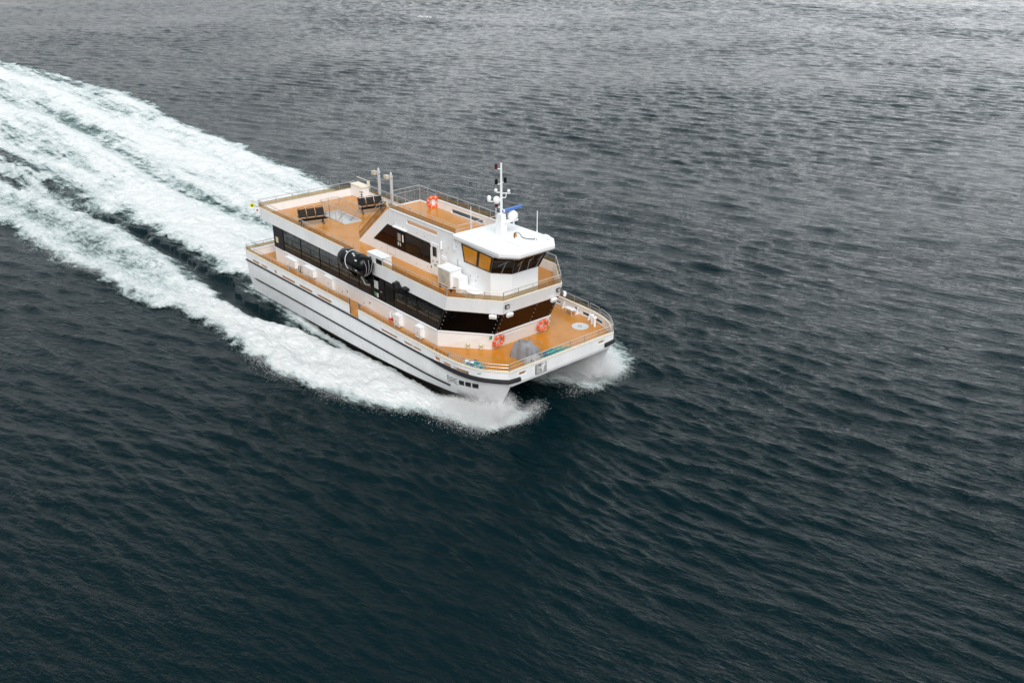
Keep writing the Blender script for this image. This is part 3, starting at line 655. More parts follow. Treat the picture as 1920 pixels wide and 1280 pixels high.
# fittings on the main deck ---------------------------------------------------------------
def locker(x0, x1, z0, z1, d=.32, nm='wall_locker', sg=-1):
    d *= .75
    b = MB(); y0 = sg*4.1; y1 = sg*(4.1+d)
    lo, hi = sorted((y0, y1)); b.box(x0, lo, z0, x1, hi, z1); b.box(x0-.03, min(lo, lo-.02), z1+.002, x1+.03, hi+.02, z1+.03); b.build(nm, 'white', ferry, bevel=.015)
    b = MB(); b.obox(((x0+x1)/2, y1+sg*.012, (z0+z1)/2), (.05, .025, .14)); b.build('locker_handle', 'grey', ferry)
for sg in (-1, 1):
    for x0, x1, z0, z1, d in ((3.55, 4.9, 2.62, 3.18, .3), (6.2, 7.5, 2.7, 3.25, .34), (8.9, 9.9, 2.5, 3.3, .25), (17.35, 17.95, 2.62, 3.3, .45), (19.6, 20.15, 2.62, 3.3, .45)):
        locker(x0, x1, z0, z1, d, sg=sg)
    for x0, x1, dz in ((10.9, 11.7, 0), (13.55, 14.4, 0)):
        b = MB(); b.box(x0, sg*4.13-.025, zd(x0)+.08, x1, sg*4.13+.025, sill(x0)-.1); wd = b.build('service_door', 'white', ferry, bevel=.015)
        b = MB(); b.box(x1-.12, sg*4.165-.015, zd(x0)+.4, x1-.05, sg*4.165+.015, zd(x0)+.52); b.box(x0+.02, sg*4.16-.01, zd(x0)+.2, x0+.08, sg*4.16+.01, zd(x0)+.28); b.build('door_handle', 'darksteel', wd)
    b = MB()
    for x in (5.35, 5.6): b.tube([(x, sg*4.15, 2.95), (x, sg*4.28, 2.95), (x, sg*4.28, 2.55), (x, sg*4.16, 2.5)], .03, 6)
    b.build('fuel_valves', 'rubber', ferry)
    b = MB(); b.cyl((16.75, sg*4.25, zd(17)+.25), (16.75, sg*4.25, zd(17)+.62), .07, n=10); b.build('extinguisher', 'white', ferry, smooth=True)
    b = MB(); b.box(16.62, sg*4.2-.1, zd(17), 16.88, sg*4.2+.1, zd(17)+.25); b.build('extinguisher_bracket', 'red', ferry)
    # bollards on the foredeck
    b = MB()
    for x, y in ((25.0, 4.85), (25.35, 4.72)): b.lathe([(.08, 0), (.08, .5), (.12, .52), (.12, .62), (.05, .64)], (x, sg*y, zd(25)), 10)
    b.build('bollard', 'white', ferry, smooth=True)
    for y in (3.12, 2.62):
        b = MB(); x = 22.85+(3.12-y)*1.15; b.lathe([(.06, 0), (.055, .16), (.09, .2), (.10, .3), (.05, .36), (.002, .37)], (x+.1, sg*y, zd(23)+.05), 10); b.build('deck_valve', 'paleyellow', ferry, smooth=True)
b = MB(); b.lathe([(.52, 0), (.52, .02), (.47, .03), (.42, .018), (.002, .018)], (24.79, 4.05, 2.562), 28); hch = b.build('deck_hatch', 'ltgrey', ferry, smooth=True)
b = MB(); b.box(24.6, 4.02, 2.585, 24.95, 4.06, 2.60); b.box(24.76, 3.9, 2.585, 24.80, 4.2, 2.6); b.build('hatch_handle', 'grey', hch)
# port bulwark stays on the foredeck
for x in (20.6, 22.0, 23.3, 24.4): 
    for sg in (-1, 1): b = MB(); b.plate([(x, sg*(path_y(x)-.12), zd(x)), (x, sg*(path_y(x)-.34), zd(x)), (x, sg*(path_y(x)-.12), zd(x)+.5)], (.05, 0, 0)); b.build('bulwark_stay', 'white', ferry)
# upper deck fittings
b = MB(); b.box(14.3, -4.1, 5.36, 16.0, -3.45, 6.36); b.box(14.27, -4.12, 6.362, 16.03, -3.42, 6.40); cab = b.build('davit_housing', 'white', ferry, bevel=.01)
b = MB(); b.box(15.3, -4.13, 5.8, 15.92, -4.105, 6.22); b.build('housing_vent', 'rubber', cab)
b = MB(); b.box(17.5, -4.24, 4.95, 17.85, -4.17, 5.45); b.prism_xz([(17.7, 4.98), (18.45, 5.1), (18.9, 5.22), (18.9, 5.36), (18.5, 5.4), (18.1, 5.2), (17.85, 5.45), (17.6, 5.45)], -4.55, -4.2); b.build('mooring_davit', 'black', ferry, bevel=.015)
b = MB(); b.box(19.75, -2.75, 5.62, 20.98, -1.95, 6.62); b.box(19.7, -2.8, 6.625, 21.03, -1.92, 6.66); b.box(20.98, -2.6, 5.7, 21.55, -1.95, 6.35); ac = b.build('air_conditioner', 'white', ferry, bevel=.015)
b = MB(); b.box(19.82, -2.765, 5.7, 20.9, -2.752, 6.55); b.build('vent_panel', 'stonegrey', ac)
b = MB(); b.cyl((20.3, -2.768, 6.05), (20.3, -2.79, 6.05), .22, n=20); 
for k in range(4): b.box(19.9, -2.775, 5.78+k*.19, 20.85, -2.768, 5.785+k*.19)
b.build('vent_fan', 'grey', ac)
for x in (19.8, 20.85):
    for y in (-2.72, -2.05): b = MB(); b.box(x, y, ZU, x+.08, y+.08, 5.62); b.build('unit_leg', 'rubber', ac)
b = MB(); b.box(21.1, -2.5, 5.36, 22.9, -1.80, 5.72); b.box(21.08, -2.53, 5.722, 22.93, -1.79, 5.76); bx = b.build('deck_locker', 'white', ferry, bevel=.015)
b = MB()
for x in (21.3, 21.8, 22.3, 22.7): b.box(x, -2.515, 5.5, x+.06, -2.502, 5.56)
b.build('locker_latches', 'grey', bx)
b = MB(); b.box(18.9, -1.86, 6.35, 19.35, -1.79, 6.85); b.cyl((19.1, -1.86, 6.68), (19.1, -1.90, 6.68), .08, n=10); b.build('electrical_box', 'white', ferry, bevel=.015)
b = MB(); b.cyl((19.0, -1.9, 7.3), (19.0, -1.9, 7.75), .09, n=10); b.build('loudspeaker', 'white', ferry, smooth=True)
b = MB(); b.cyl((20.2, -1.85, 7.55), (20.2, -1.85, 8.15), .05, n=8); b.build('wall_conduit', 'white', ferry, smooth=True)
for x, z in ((13.9, 7.62), (14.9, 7.62), (16.4, 7.6), (17.2, 7.6), (19.6, 7.5), (19.4, 7.15), (20.35, 7.75), (21.6, 6.35), (22.1, 6.2), (22.3, 6.5), (12.3, 5.6), (16.2, 5.6), (17.4, 5.75)):
    b = MB(); b.cyl((x, -1.78, z), (x, -1.815, z), .028, n=6); b.build('wall_fitting', 'grey', ferry)
# aft port: white locker with yellow lid, floodlight posts
b = MB(); b.box(-.25, 3.62, 5.36, 1.5, 4.3, 6.3); b.build('aft_locker', 'white', ferry, bevel=.02)
b = MB(); b.box(-.3, 3.58, 6.302, 1.55, 4.34, 6.34); b.box(1.42, 4.06, 6.36, 1.47, 4.3, 6.75); b.tube([(-.2, 4.2, 6.75), (1.45, 4.2, 6.75)], .025, 6); b.build('locker_lid', 'cream', ferry)
for x, y, zt in ((3.2, 4.05, 7.72), (4.85, 4.05, 7.72)):
    b = MB(); b.box(x-.05, y-.09, 5.36, x+.05, y-.05, zt); b.box(x-.05, y+.05, 5.36, x+.05, y+.09, zt); b.box(x-.08, y-.10, zt, x+.08, y+.10, zt+.16); b.box(x-.02, y-.05, 5.5, x+.01, y+.05, zt-.1)
    b.lathe([(.09, 0), (.07, .12), (.02, .2), (.002, .22)], (x, y, zt+.2), 8)
    ps = b.build('floodlight_post', 'ltgrey', ferry)
    b = MB(); b.obox((x-.40, y-.12, zt-.02), (.42, .3, .30)); b.build('floodlight_head', 'stonegrey', ps, bevel=.03)
b = MB(); b.tube([(3.4, 2.35, ZU), (3.4, 2.35, 6.55)], .022, 6); b.ball((3.4, 2.35, 6.42), .06); b.tube([(3.28, 2.25, 6.62), (3.5, 2.42, 6.62)], .03, 6); b.build('microphone_pole', 'rubber', ferry)
for x, y, z, mk, mk2, nm in ((-.55, -4.45, 6.05, 'yellow', 'darksteel', 'stern_marker'), (-.25, -4.22, 5.72, 'white', 'red', 'stern_marker')):
    b = MB(); b.cyl((x, y, z), (x+.05, y-.06, z), .17, n=16); p_ = b.build(nm, mk, ferry); b = MB(); b.cyl((x+.05, y-.06, z), (x+.06, y-.075, z), .075, n=10); b.build('marker_dot', mk2, p_)
b = MB(); b.tube([(-.3, -4.1, 5.9), (-.5, -4.4, 6.02)], .03, 6); b.cyl((.05, -4.2, 5.12), (.05, -4.26, 5.05), .06, n=8); b.build('marker_bracket', 'grey', ferry)
b = MB(); b.box(2.0, -4.15, 3.85, 2.35, -4.135, 4.25); b.build('muster_sign', 'paleyellow', ferry)
for y in (-2.3, 1.95): b = MB(); b.obox((23.98+.03, y*.99 if y > 0 else -2.28, 3.42), (.02, .18, .18)); b.build('safety_sign', 'green', ferry)
for y0, y1 in ((-1.3, .2),): b = MB(); b.box(24.05, y0, 3.30, 24.075, y1, 3.34); b.build('handrail_strip', 'white', ferry)
b = MB(); b.tube([(22.2, -3.60, 3.28), (22.95, -2.98, 3.28)], .03, 6); b.build('handrail_strip', 'white', ferry)
# ================================================================== THINGS ON BOARD
def chair_bench():
    t = empty('seat_bench', (0, 0, 0))
    b = MB(); b.box(-.06, -.98, .30, .06, .98, .38); b.box(.2, -1.02, .36, .32, 1.02, .42)
    b.build('beam', 'seat', t)
    for y in (-.75, .75):
        b = MB()
        for x in (-.28, .30): b.tube([(0, y, .34), (x, y, .0)], .03, 6)
        b.box(-.34, y-.05, 0, -.2, y+.05, .03); b.box(.22, y-.05, 0, .36, y+.05, .03); b.build('leg', 'seat', t)
    for k in (-1, 0, 1):
        y = k*.63
        b = MB()
        for q in range(5): b.box(-.08+q*.10, y-.28, .42+.012*q, .0+q*.10, y+.28, .445+.012*q)
        b.box(-.10, y-.29, .40, .44, y-.265, .46); b.box(-.10, y+.265, .40, .44, y+.29, .46); b.build('seat', 'seat', t)
        b = MB()
        for q in range(5):
            x = -.14-q*.055; z = .50+q*.105; b.hexa([(x-.012, y-.28, z), (x+.012, y-.28, z), (x+.012, y+.28, z), (x-.012, y+.28, z), (x-.05, y-.28, z+.10), (x-.02, y-.28, z+.10), (x-.02, y+.28, z+.10), (x-.05, y+.28, z+.10)])
        b.tube(smooth_curve([(-.10, y-.27, .44), (-.36, y-.27, .96), (-.42, y-.2, 1.08), (-.43, y, 1.11), (-.42, y+.2, 1.08), (-.36, y+.27, .96), (-.10, y+.27, .44)], 4), .02, 5)
        b.build('backrest', 'seat', t)
    for y in (-.97, -.32, .32, .97):
        b = MB(); b.tube([(-.12, y, .45), (-.16, y, .66), (.36, y, .66)], .02, 5); b.build('armrest', 'seat', t)
    return t
bench1 = chair_bench()
def copy_tree(o, parent=None):
    c = o.copy(); S.collection.objects.link(c); c.parent = parent
    for ch in list(o.children): copy_tree(ch, c)
    return c
bench2 = copy_tree(bench1)
for t, loc, rz, lab in ((bench1, (4.25, -2.3, ZU), -.26, 'black three-seat bench beside the starboard railing, aft of the open stairwell'), (bench2, (4.5, 2.45, ZU), -.22, 'black three-seat bench near the floodlight posts, by the microphone pole')):
    t.location = loc; t.rotation_euler.z = rz; tag(t, lab, 'bench', 'black benches on the upper deck')
def life_ring():
    t = empty('life_ring', (0, 0, 0)); R, r, n, m_ = .325, .10, 40, 12
    for name, sel, mk, sc in (('ring', None, 'orange', 1.0),):
        b = MB(); vs = []; fs = []
        for i in range(n):
            a = 2*math.pi*i/n
            for k in range(m_):
                q = 2*math.pi*k/m_; rad = R+r*math.cos(q); vs.append((r*.8*math.sin(q), rad*math.cos(a), rad*math.sin(a)))
        for i in range(n):
            for k in range(m_): fs.append((i*m_+k, i*m_+(k+1) % m_, ((i+1) % n)*m_+(k+1) % m_, ((i+1) % n)*m_+k))
        b.add(vs, fs); b.build(name, mk, t, smooth=True)
    for j in range(8):
        a0 = 2*math.pi*(j+.5)/8; b = MB(); pts = []
        vs = []; fs = []; w = .030 if j % 2 else .018; rr = r*1.05
        for i in range(4):
            a = a0+(i/3-.5)*w*2/.6
            for k in range(m_):
                q = 2*math.pi*k/m_; rad = R+rr*math.cos(q); vs.append((rr*.82*math.sin(q), rad*math.cos(a), rad*math.sin(a)))
        for i in range(3):
            for k in range(m_): fs.append((i*m_+k, i*m_+(k+1) % m_, (i+1)*m_+(k+1) % m_, (i+1)*m_+k))
        b.add(vs, fs); b.build('white_band', 'white', t, smooth=True)
    b = MB()
    pts = []
    for i in range(64):
        a = 2*math.pi*i/64; s_ = .44+.02*abs(math.sin(4*a)); pts.append((.05, s_*math.cos(a), s_*math.sin(a)))
    b.tube(pts, .010, 4, closed=True); b.build('grab_line', 'orange', t)
    b = MB(); b.box(-.09, -.1, -.34, -.06, .1, .34); b.build('bracket', 'white', t)
    return t
ring1 = life_ring()
for i, (loc, rz, ry, lab) in enumerate((((24.12, -1.82, 3.13), 0, .33, 'orange life ring on the front wall nearer the grey tarp and yellow valves'),
        ((24.12, 1.58, 3.13), 0, .33, 'orange life ring on the far end of the front wall, nearest the round hatch'),
        ((13.62, 1.50, 8.3), -.55, .1, 'orange life ring standing on the orange top deck against the port rail'))):
    o = ring1 if i == 0 else copy_tree(ring1)
    o.location = loc; o.rotation_euler = (0, ry, rz); tag(o, lab, 'life ring', 'orange life rings')
# evacuation raft drum
raft = tag(empty('life_raft_drum', (14.0, -4.75, 5.2)), 'large black life raft drum with white strap hung outside the starboard side', 'life raft')
cx, cy, cz, rr = 14.02, -4.80, 5.83, .61
prof = [(.02, -1.43), (.30, -1.42), (.5, -1.33), (.59, -1.18), (.60, -.72), (.63, -.70), (.63, -.62), (.60, -.60), (.60, .45), (.63, .47), (.63, .58), (.60, .60), (.60, 1.10), (.52, 1.28), (.3, 1.40), (.02, 1.42)]
b = MB(); b.lathe(prof, (cx, cy, cz), 32, axis='x'); b.build('drum', 'black', raft, smooth=True)
b = MB(); pts = []
for i in range(15):
    a = math.radians(-35+i*13.5); pts.append((cx-.15-.25*math.sin(a*.8)+.0, cy-(rr+.02)*math.cos(a), cz+(rr+.02)*math.sin(a)))
b.tube(pts, .02, 5); b.build('strap', 'white', raft)
b = MB()
for x, a in ((cx-.55, 66), (cx+.15, 70), (cx+.4, 62), (cx+.82, 40), (cx+.95, -18)):
    a = math.radians(a); c = Vector((x, cy-(rr+.0)*math.cos(a), cz+(rr+.0)*math.sin(a)))
    t_ = Vector((0, math.sin(a), math.cos(a))); u_ = Vector((1, 0, 0)); nn = Vector((0, -math.cos(a), math.sin(a)))
    if abs(x-cx) > .7: c -= nn*.01
    b.plate([c-u_*.10-t_*.035, c+u_*.10-t_*.035, c+u_*.10+t_*.035, c-u_*.10+t_*.035], nn*.012)
b.build('drum_label', 'white', raft)
b = MB()
for x in (cx-.95, cx+.85):
    b.plate([(x, -4.22, 6.25), (x, -4.22, 4.5), (x, -4.36, 4.45), (x, -4.95, 5.15), (x, -5.2, 5.3), (x, -5.2, 5.42), (x, -4.5, 5.28), (x, -4.36, 6.25)], (.09, 0, 0))
    b.tube([(x+.04, -4.3, 4.5), (x+.35*(1 if x < cx else -1), -4.25, 4.4)], .05, 6)
b.box(cx-1.0, -4.4, 5.2, cx+.98, -4.24, 5.34)
b.build('cradle', 'black', raft, bevel=.01)
b = MB()
for k in range(3): b.tube(smooth_curve([(cx+1.43, cy+.35-k*.3, cz+.45), (cx+1.55, cy+.2-k*.2, cz+.1), (cx+1.5, cy+.1-k*.15, cz-.3), (cx+1.2, cy-.1*k, cz-.62)], 5), .014, 5)
b.tube([(cx+.9, -5.0, 5.15), (cx+1.0, -4.8, 4.62), (cx+1.0, -4.5, 4.5)], .035, 6)
b.build('hoses', 'grey', raft)
# tarp-covered windlass
b = MB(); nx, ny = 26, 22; cxw, cyw = 25.95, -1.3; vs = []
for i in range(nx):
    for j in range(ny):
        u, v = i/(nx-1)*2-1, j/(ny-1)*2-1
        e1 = max(abs(u), abs(v)); prof_h = (1-e1**7)*(1.0-.30*max(0, u)**2-.05*v)
        h = .98*prof_h+.03*math.sin(7*u+3*v)*(1-e1**4)+.025*math.sin(11*v-5*u)+.03*math.sin(4*u*v*3+1)
        if e1 >= .999: h = 0
        vs.append((u*.74*(1+.06*math.sin(6*v+1)*(e1)), v*.50*(1+.07*math.sin(7*u+2)*e1), max(0, h)))
fs = [(i*ny+j, (i+1)*ny+j, (i+1)*ny+j+1, i*ny+j+1) for i in range(nx-1) for j in range(ny-1)]
mtx = Matrix.Rotation(.15, 3, 'Z'); b.add([tuple(mtx @ Vector(p)+Vector((cxw, cyw, zd(26)+.005))) for p in vs], fs)
wl = tag(b.build('covered_windlass', 'tarp', smooth=True), 'windlass under a creased grey tarp on the foredeck behind the bow railing', 'covered windlass')
b = MB(); b.tube([(25.3, -.62, zd(25)), (25.3, -.55, 3.35), (26.3, -.45, 3.35), (26.3, -.5, zd(26))], .022, 6); b.tube([(25.3, -.58, 3.0), (26.3, -.47, 3.0)], .016, 5); b.build('guard_rail', 'steel', ferry)
# rope bundles
def rope_bundle(name, c, L, Wd, n, mats, seed):
    r_ = random.Random(seed); t = empty(name, c)
    groups = {}
    for k in range(n):
        pts = []; a0 = r_.uniform(0, 6.28); mk = mats[k % len(mats)]
        ox, oy = r_.gauss(0, L*.16), r_.gauss(0, Wd*.2); rx, ry = L*r_.uniform(.18, .42), Wd*r_.uniform(.25, .5); tz = r_.uniform(0.0, .22); ph = r_.uniform(0, 6.28)
        for i in range(22):
            a = a0+i/21*2*math.pi*r_.choice((1, 1, .8)); pts.append((c[0]+ox+rx*math.cos(a), c[1]+oy+ry*math.sin(a), c[2]+.03+tz+.05*math.sin(2*a+ph)))
        groups.setdefault(mk, MB()).tube(pts, .026, 5)
    for mk, b in groups.items(): b.build('rope_loops', mk, t)
    return t
tag(rope_bundle('rope_bundle', (25.55, -4.72, zd(25)+.32), 1.35, .55, 26, ['bluerope', 'teal', 'teal', 'ltgrey'], 3), 'pile of blue, white and turquoise mooring rope by the curved starboard bow rail', 'mooring rope', 'mooring ropes on the foredeck')
tag(rope_bundle('rope_bundle', (27.15, -.35, zd(27)+.34), .5, 1.2, 24, ['teal', 'teal', 'bluerope'], 5), 'turquoise mooring rope piled behind the straight bow railing beside the tarp', 'mooring rope', 'mooring ropes on the foredeck')
for c, L_, W_ in (((25.55, -4.72), .7, .3), ((27.12, -.35), .28, .75)):
    b = MB(); b.box(c[0]-L_/2, c[1]-W_/2, zd(26)+.0, c[0]+L_/2, c[1]+W_/2, zd(26)+.33); b.build('rope_bin', 'white', ferry, bevel=.02)
# anchor
an = tag(empty('anchor', (27.4, -1.7, 2.6)), 'grey anchor stowed in the square pocket of the bow beam', 'anchor')
b = MB(); b.tube([(27.0, -1.7, 3.0), (27.55, -1.7, 2.62)], .06, 8); b.build('shank', 'galv', an)
b = MB()
for sgn in (-1, 1):
    b.plate([(27.62, -1.7+sgn*.04, 2.42), (27.62, -1.7+sgn*.38, 2.50), (27.55, -1.7+sgn*.34, 2.92), (27.42, -1.7+sgn*.2, 3.0), (27.45, -1.7+sgn*.06, 2.7)], (.05, 0, .02))
b.tube([(27.58, -2.08, 2.45), (27.58, -1.32, 2.45)], .05, 8); b.build('flukes', 'galv', an)
# small white stool on the foredeck
st = tag(empty('folding_table', (23.1, 4.85, zd(23))), 'small white folding table standing on the orange deck by the port bulwark', 'folding table')
b = MB(); b.obox((23.1, 4.85, zd(23)+.42), (.75, .36, .04)); b.build('tabletop', 'white', st)
for x in (22.78, 23.42):
    for y in (4.7, 5.0): b = MB(); b.tube([(x, y, zd(23)), (x*.6+23.1*.4, y, zd(23)+.41)], .02, 5); b.build('leg', 'ltgrey', st)
# ================================================================== WATER
LAT = rng.random((256, 256)).astype(np.float32)
def vnoise(x, y):
    xi = np.floor(x).astype(np.int64); yi = np.floor(y).astype(np.int64); fx = x-xi; fy = y-yi
    fx = fx*fx*fx*(fx*(fx*6-15)+10); fy = fy*fy*fy*(fy*(fy*6-15)+10); a, b = xi & 255, (xi+1) & 255; c, d = yi & 255, (yi+1) & 255
    return (LAT[a, c]*(1-fx)+LAT[b, c]*fx)*(1-fy)+(LAT[a, d]*(1-fx)+LAT[b, d]*fx)*fy
def fbm(x, y, o=5, g=.55):
    s = 0; a = 1; t = 0
    for i in range(o):
        s = s+a*vnoise(x+17.3*i, y+9.1*i); t += a; a *= g; x, y = x*1.93*0.8-y*1.93*0.6, x*1.93*0.6+y*1.93*0.8
    return s/t
NW = 150
lam = np.exp(rng.uniform(np.log(.42), np.log(3.4), NW)); ang = np.radians(104)+rng.normal(0, 1, NW)*np.radians(np.where(lam < 1.2, 17, 11))
ang[::6] = np.radians(132)+rng.normal(0, .16, len(ang[::6])); lam[::6] = rng.uniform(1.2, 4.5, len(ang[::6]))
kw = 2*np.pi/lam; ph = rng.uniform(0, 2*np.pi, NW)
stp = .0255*np.where(lam > 1.3, (1.3/lam)**.7, 1.0)*rng.uniform(.6, 1.4, NW); stp[::6] *= .95
def sea(x, y, sp):
    """wave displacement; sp = local mesh spacing (waves too short for it are left to the bump)"""
    dx = np.zeros_like(x); dy = np.zeros_like(x); dz = np.zeros_like(x)
    gust = .66+.68*np.clip((fbm(x*.035+40, y*.035, 3)-.3)/.4, 0, 1)
    xw = x+9*(fbm(x*.022+11, y*.022, 2)-.5); yw = y+9*(fbm(x*.022+70, y*.022+31, 2)-.5)
    for i in range(NW):
        w = np.clip((lam[i]/sp-2.6)/3.4, 0, 1)
        if w.max() <= 0: continue
        c, s_ = math.cos(ang[i]), math.sin(ang[i]); q = kw[i]*(xw*c+yw*s_)+ph[i]; A = stp[i]/kw[i]*w*gust
        dz += A*(np.sin(q)+.45*np.sin(2*q)*(lam[i] > 2.2*np.min(sp))); t = A*np.cos(q)*.15; dx += t*c; dy += t*s_
    return dx, dy, dz
def ex(t): return np.array(t, float)
E_OUT = ex([(26.9, -1.6), (27.3, -3.3), (27.0, -4.8), (25.5, -5.6), (23.3, -6.5), (21.6, -7.9), (19, -9.1), (17.1, -9.6), (15, -9.9), (13.7, -10.5), (11.3, -10.7), (8.4, -10.2), (5.1, -10.2), (2, -10.4), (-.4, -10.8), (-2.8, -11.9), (-5.7, -12.2), (-8.6, -12.4), (-11.2, -12.9), (-14.1, -14), (-17.4, -14.4), (-22.2, -14.8), (-26.4, -14.5), (-30.5, -15.4), (-45, -17), (-75, -20)])
G_LOW = ex([(-75, -15.5), (-45.5, -11.6), (-36.5, -9.4), (-31.7, -9.0), (-27.3, -8.3), (-21.4, -7.6), (-16, -7.6), (-10.4, -7.4), (-5.8, -7.5), (-1.3, -7.9), (2.1, -7.8), (5.7, -7.1), (9.7, -5.9), (12.9, -5.3), (16.4, -5.3), (20, -5.0), (24, -4.4), (25.6, -3.4), (26.3, -2.4)])
G_UP = ex([(11.7, -5.0), (6.8, -5.4), (2.2, -5.5), (-1, -5.3), (-6.7, -4.9), (-11.1, -5.0), (-15, -5.3), (-19.8, -5.4), (-25.4, -5.9), (-28.8, -6.8), (-35.5, -7.6), (-43.7, -8.1), (-54.3, -8.2), (-70, -9.6), (-165, -18)])
P_OUT = ex([(-165, 11), (-143.9, 12.2), (-132, 14.4), (-114, 16), (-103, 16.6), (-93, 18.2), (-80, 17.6), (-71, 15.9), (-64, 15.3), (-54.5, 15.1), (-49.8, 15.6), (-41.5, 15.2), (-30, 14.9), (-23, 14.5), (-12, 13.6), (0, 12.4), (10, 11.0), (17, 9.9), (21.5, 9.3), (24.2, 8.8), (26.0, 7.2), (26.9, 5.9), (27.3, 4.5), (27.2, 2.8), (25.7, 2.1), (24.2, 1.2), (22, .4), (20, -2), (17, -4.9)])
POLY_A = np.vstack([G_UP, P_OUT]); POLY_B = np.vstack([E_OUT, G_LOW])
def sdist(poly, x, y):      # signed distance, + inside
    d2 = np.full(x.shape, 1e9); ins = np.zeros(x.shape, bool); n = len(poly)
    for i in range(n):
        ax, ay = poly[i]; bx_, by = poly[(i+1) % n]; ex_, ey = bx_-ax, by-ay
        t = np.clip(((x-ax)*ex_+(y-ay)*ey)/(ex_*ex_+ey*ey+1e-9), 0, 1); d2 = np.minimum(d2, (x-ax-t*ex_)**2+(y-ay-t*ey)**2)
        c = ((ay > y) != (by > y)) & (x < (bx_-ax)*(y-ay)/(by-ay+1e-12)+ax); ins ^= c
    return np.where(ins, 1, -1)*np.sqrt(d2)
def ldist(line, x, y):
    d2 = np.full(x.shape, 1e9)
    for (ax, ay), (bx_, by) in zip(line[:-1], line[1:]):
        ex_, ey = bx_-ax, by-ay; t = np.clip(((x-ax)*ex_+(y-ay)*ey)/(ex_*ex_+ey*ey+1e-9), 0, 1); d2 = np.minimum(d2, (x-ax-t*ex_)**2+(y-ay-t*ey)**2)
    return np.sqrt(d2)
TROUGH = [(-14, 3.4), (-20.6, 3.0), (-28.7, 2.0), (-37, 1.7), (-47, 2.4), (-56, 2.8), (-67, 3.7), (-84, 4.5)]
TEAL2 = [(-36, -7.0), (-44, -7.6), (-55, -8.6), (-75, -10.5)]
RIDGE1 = [(-6, 5.5), (-23, 7.6), (-36, 8.2), (-56, 8.0), (-72, 8.2), (-96, 9), (-140, 8)]
RIDGE2 = [(-3, -3.0), (-15, -2.1), (-24, -1.6), (-34, -.5), (-45, .4), (-58, 1.2), (-80, .5), (-130, -3)]
RIDGE3 = [(-10, 10.5), (-30, 12.4), (-55, 13.0), (-90, 15.2)]
GAPLINE = [(13, -5.25), (6, -6.2), (-1, -6.7), (-10, -6.1), (-20, -6.4), (-30, -7.9), (-45, -9.8)]
GUP = [tuple(p) for p in G_UP]
def g(d, w): return np.exp(-(d/w)**2)
def wake(x, y):
    """foam density 0..1, height, aeration"""
    n1 = fbm(x*.35+3, y*.35, 4)-.5; n2 = fbm(x*1.1, y*1.1+50, 4)-.5
    ja = n1*2.2+n2*1.1; jb = n1*1.8+n2*1.3
    sa = sdist(POLY_A, x, y)+ja*np.clip((20-x)/25, .25, 1); sb = sdist(POLY_B, x, y)+jb*np.clip((24-x)/14, .3, 1)
    streak = fbm(x*.10+y*.03+7, y*.75-x*.05, 4)-.5+.55*(fbm(x*.13+3, y*2.3+.1*x, 3)-.5)
    feather = fbm(x*.8+y*.5, y*.35-x*.2, 4)-.5
    DA = np.clip(.45+sa/2.0, 0, 1)*np.clip(.92-.10*np.clip((-x-15)/40, 0, 1)+streak*1.0+feather*.5, .25, 1)
    far = np.clip((-x-20)/90, 0, 1)
    dt = ldist(TROUGH, x, y); DA *= 1-.50*g(dt, 1.2+.6*far)*np.clip(.75+n2*2, 0, 1)
    d3 = ldist(TEAL2, x, y); DA *= 1-.55*g(d3, 1.6)
    r1, r2, r3 = ldist(RIDGE1, x, y), ldist(RIDGE2, x, y), ldist(RIDGE3, x, y)
    rid = np.maximum.reduce([g(r1, 2.0), g(r2, 1.9), .7*g(r3, 1.5)])
    DA = np.clip(DA*(.90+.0*far)+.30*rid*(sa > .3)-.10*far, 0, 1)
    DA *= np.clip((-x-1)/6, .0, 1)*.0+1
    gl = np.clip((sb+.0)/4.5, 0, 1)          # lace towards the hull side aft
    lace = np.clip((6-x)/16, 0, 1)
    DB = np.clip(.5+sb/(.8+.9*np.clip((8-x)/20, 0, 1)), 0, 1)*np.clip(1.0-lace*(.60*gl)+feather*.35*lace+n2*.25-.12*lace, 0, 1)
    hullline = np.clip((x-2)/4, 0, 1)*np.clip((25-x)/2, 0, 1)*g(y+5.15-.02*(x-14)*(x > 14), .35)*.85
    gapfill = np.clip((-14-x)/26, 0, 1)*np.clip(np.minimum(sa+7, sb+7)/3, 0, 1)*np.clip(.42+streak*1.2+feather*.8, 0, .7)
    D = np.clip(np.maximum.reduce([DA, DB, hullline, gapfill]), 0, 1)
    bow = np.clip((x-6)/14, 0, 1)
    hb_ = (.24+.42*bow)*g(sb-.9-.5*bow, .9+.5*bow)*(sb > -1.2)*np.clip((27.6-x)/2.5, 0, 1)
    hw = hb_+.36*g(r1, 1.7)+.36*g(r2, 1.6)+.3*g(r3, 1.4)-.28*g(dt, 1.6)
    hw *= np.where(x > -6, np.where(sb > -1.5, 1, np.clip((-x)/6, 0, 1)), 1)
    gp = ldist(GAPLINE, x, y); hw = hw-.30*g(gp, 1.0)
    gu = ldist(GUP, x, y); hw = hw+.26*g(gu-.8, .8)*(x < 4)*(sa > -1)
    rough = (fbm(x*1.6+9, y*1.6, 4)-.5)*.40+(fbm(x*.5, y*.5+5, 3)-.5)*.40
    aer = np.clip(np.maximum(np.clip(.1+sa/4, 0, 1), np.clip(.05+sb/4, 0, 1)*.7), 0, 1)*np.clip((27-x)/6, 0, 1)
    return D, hw, rough*np.clip(D*1.3, 0, 1), aer
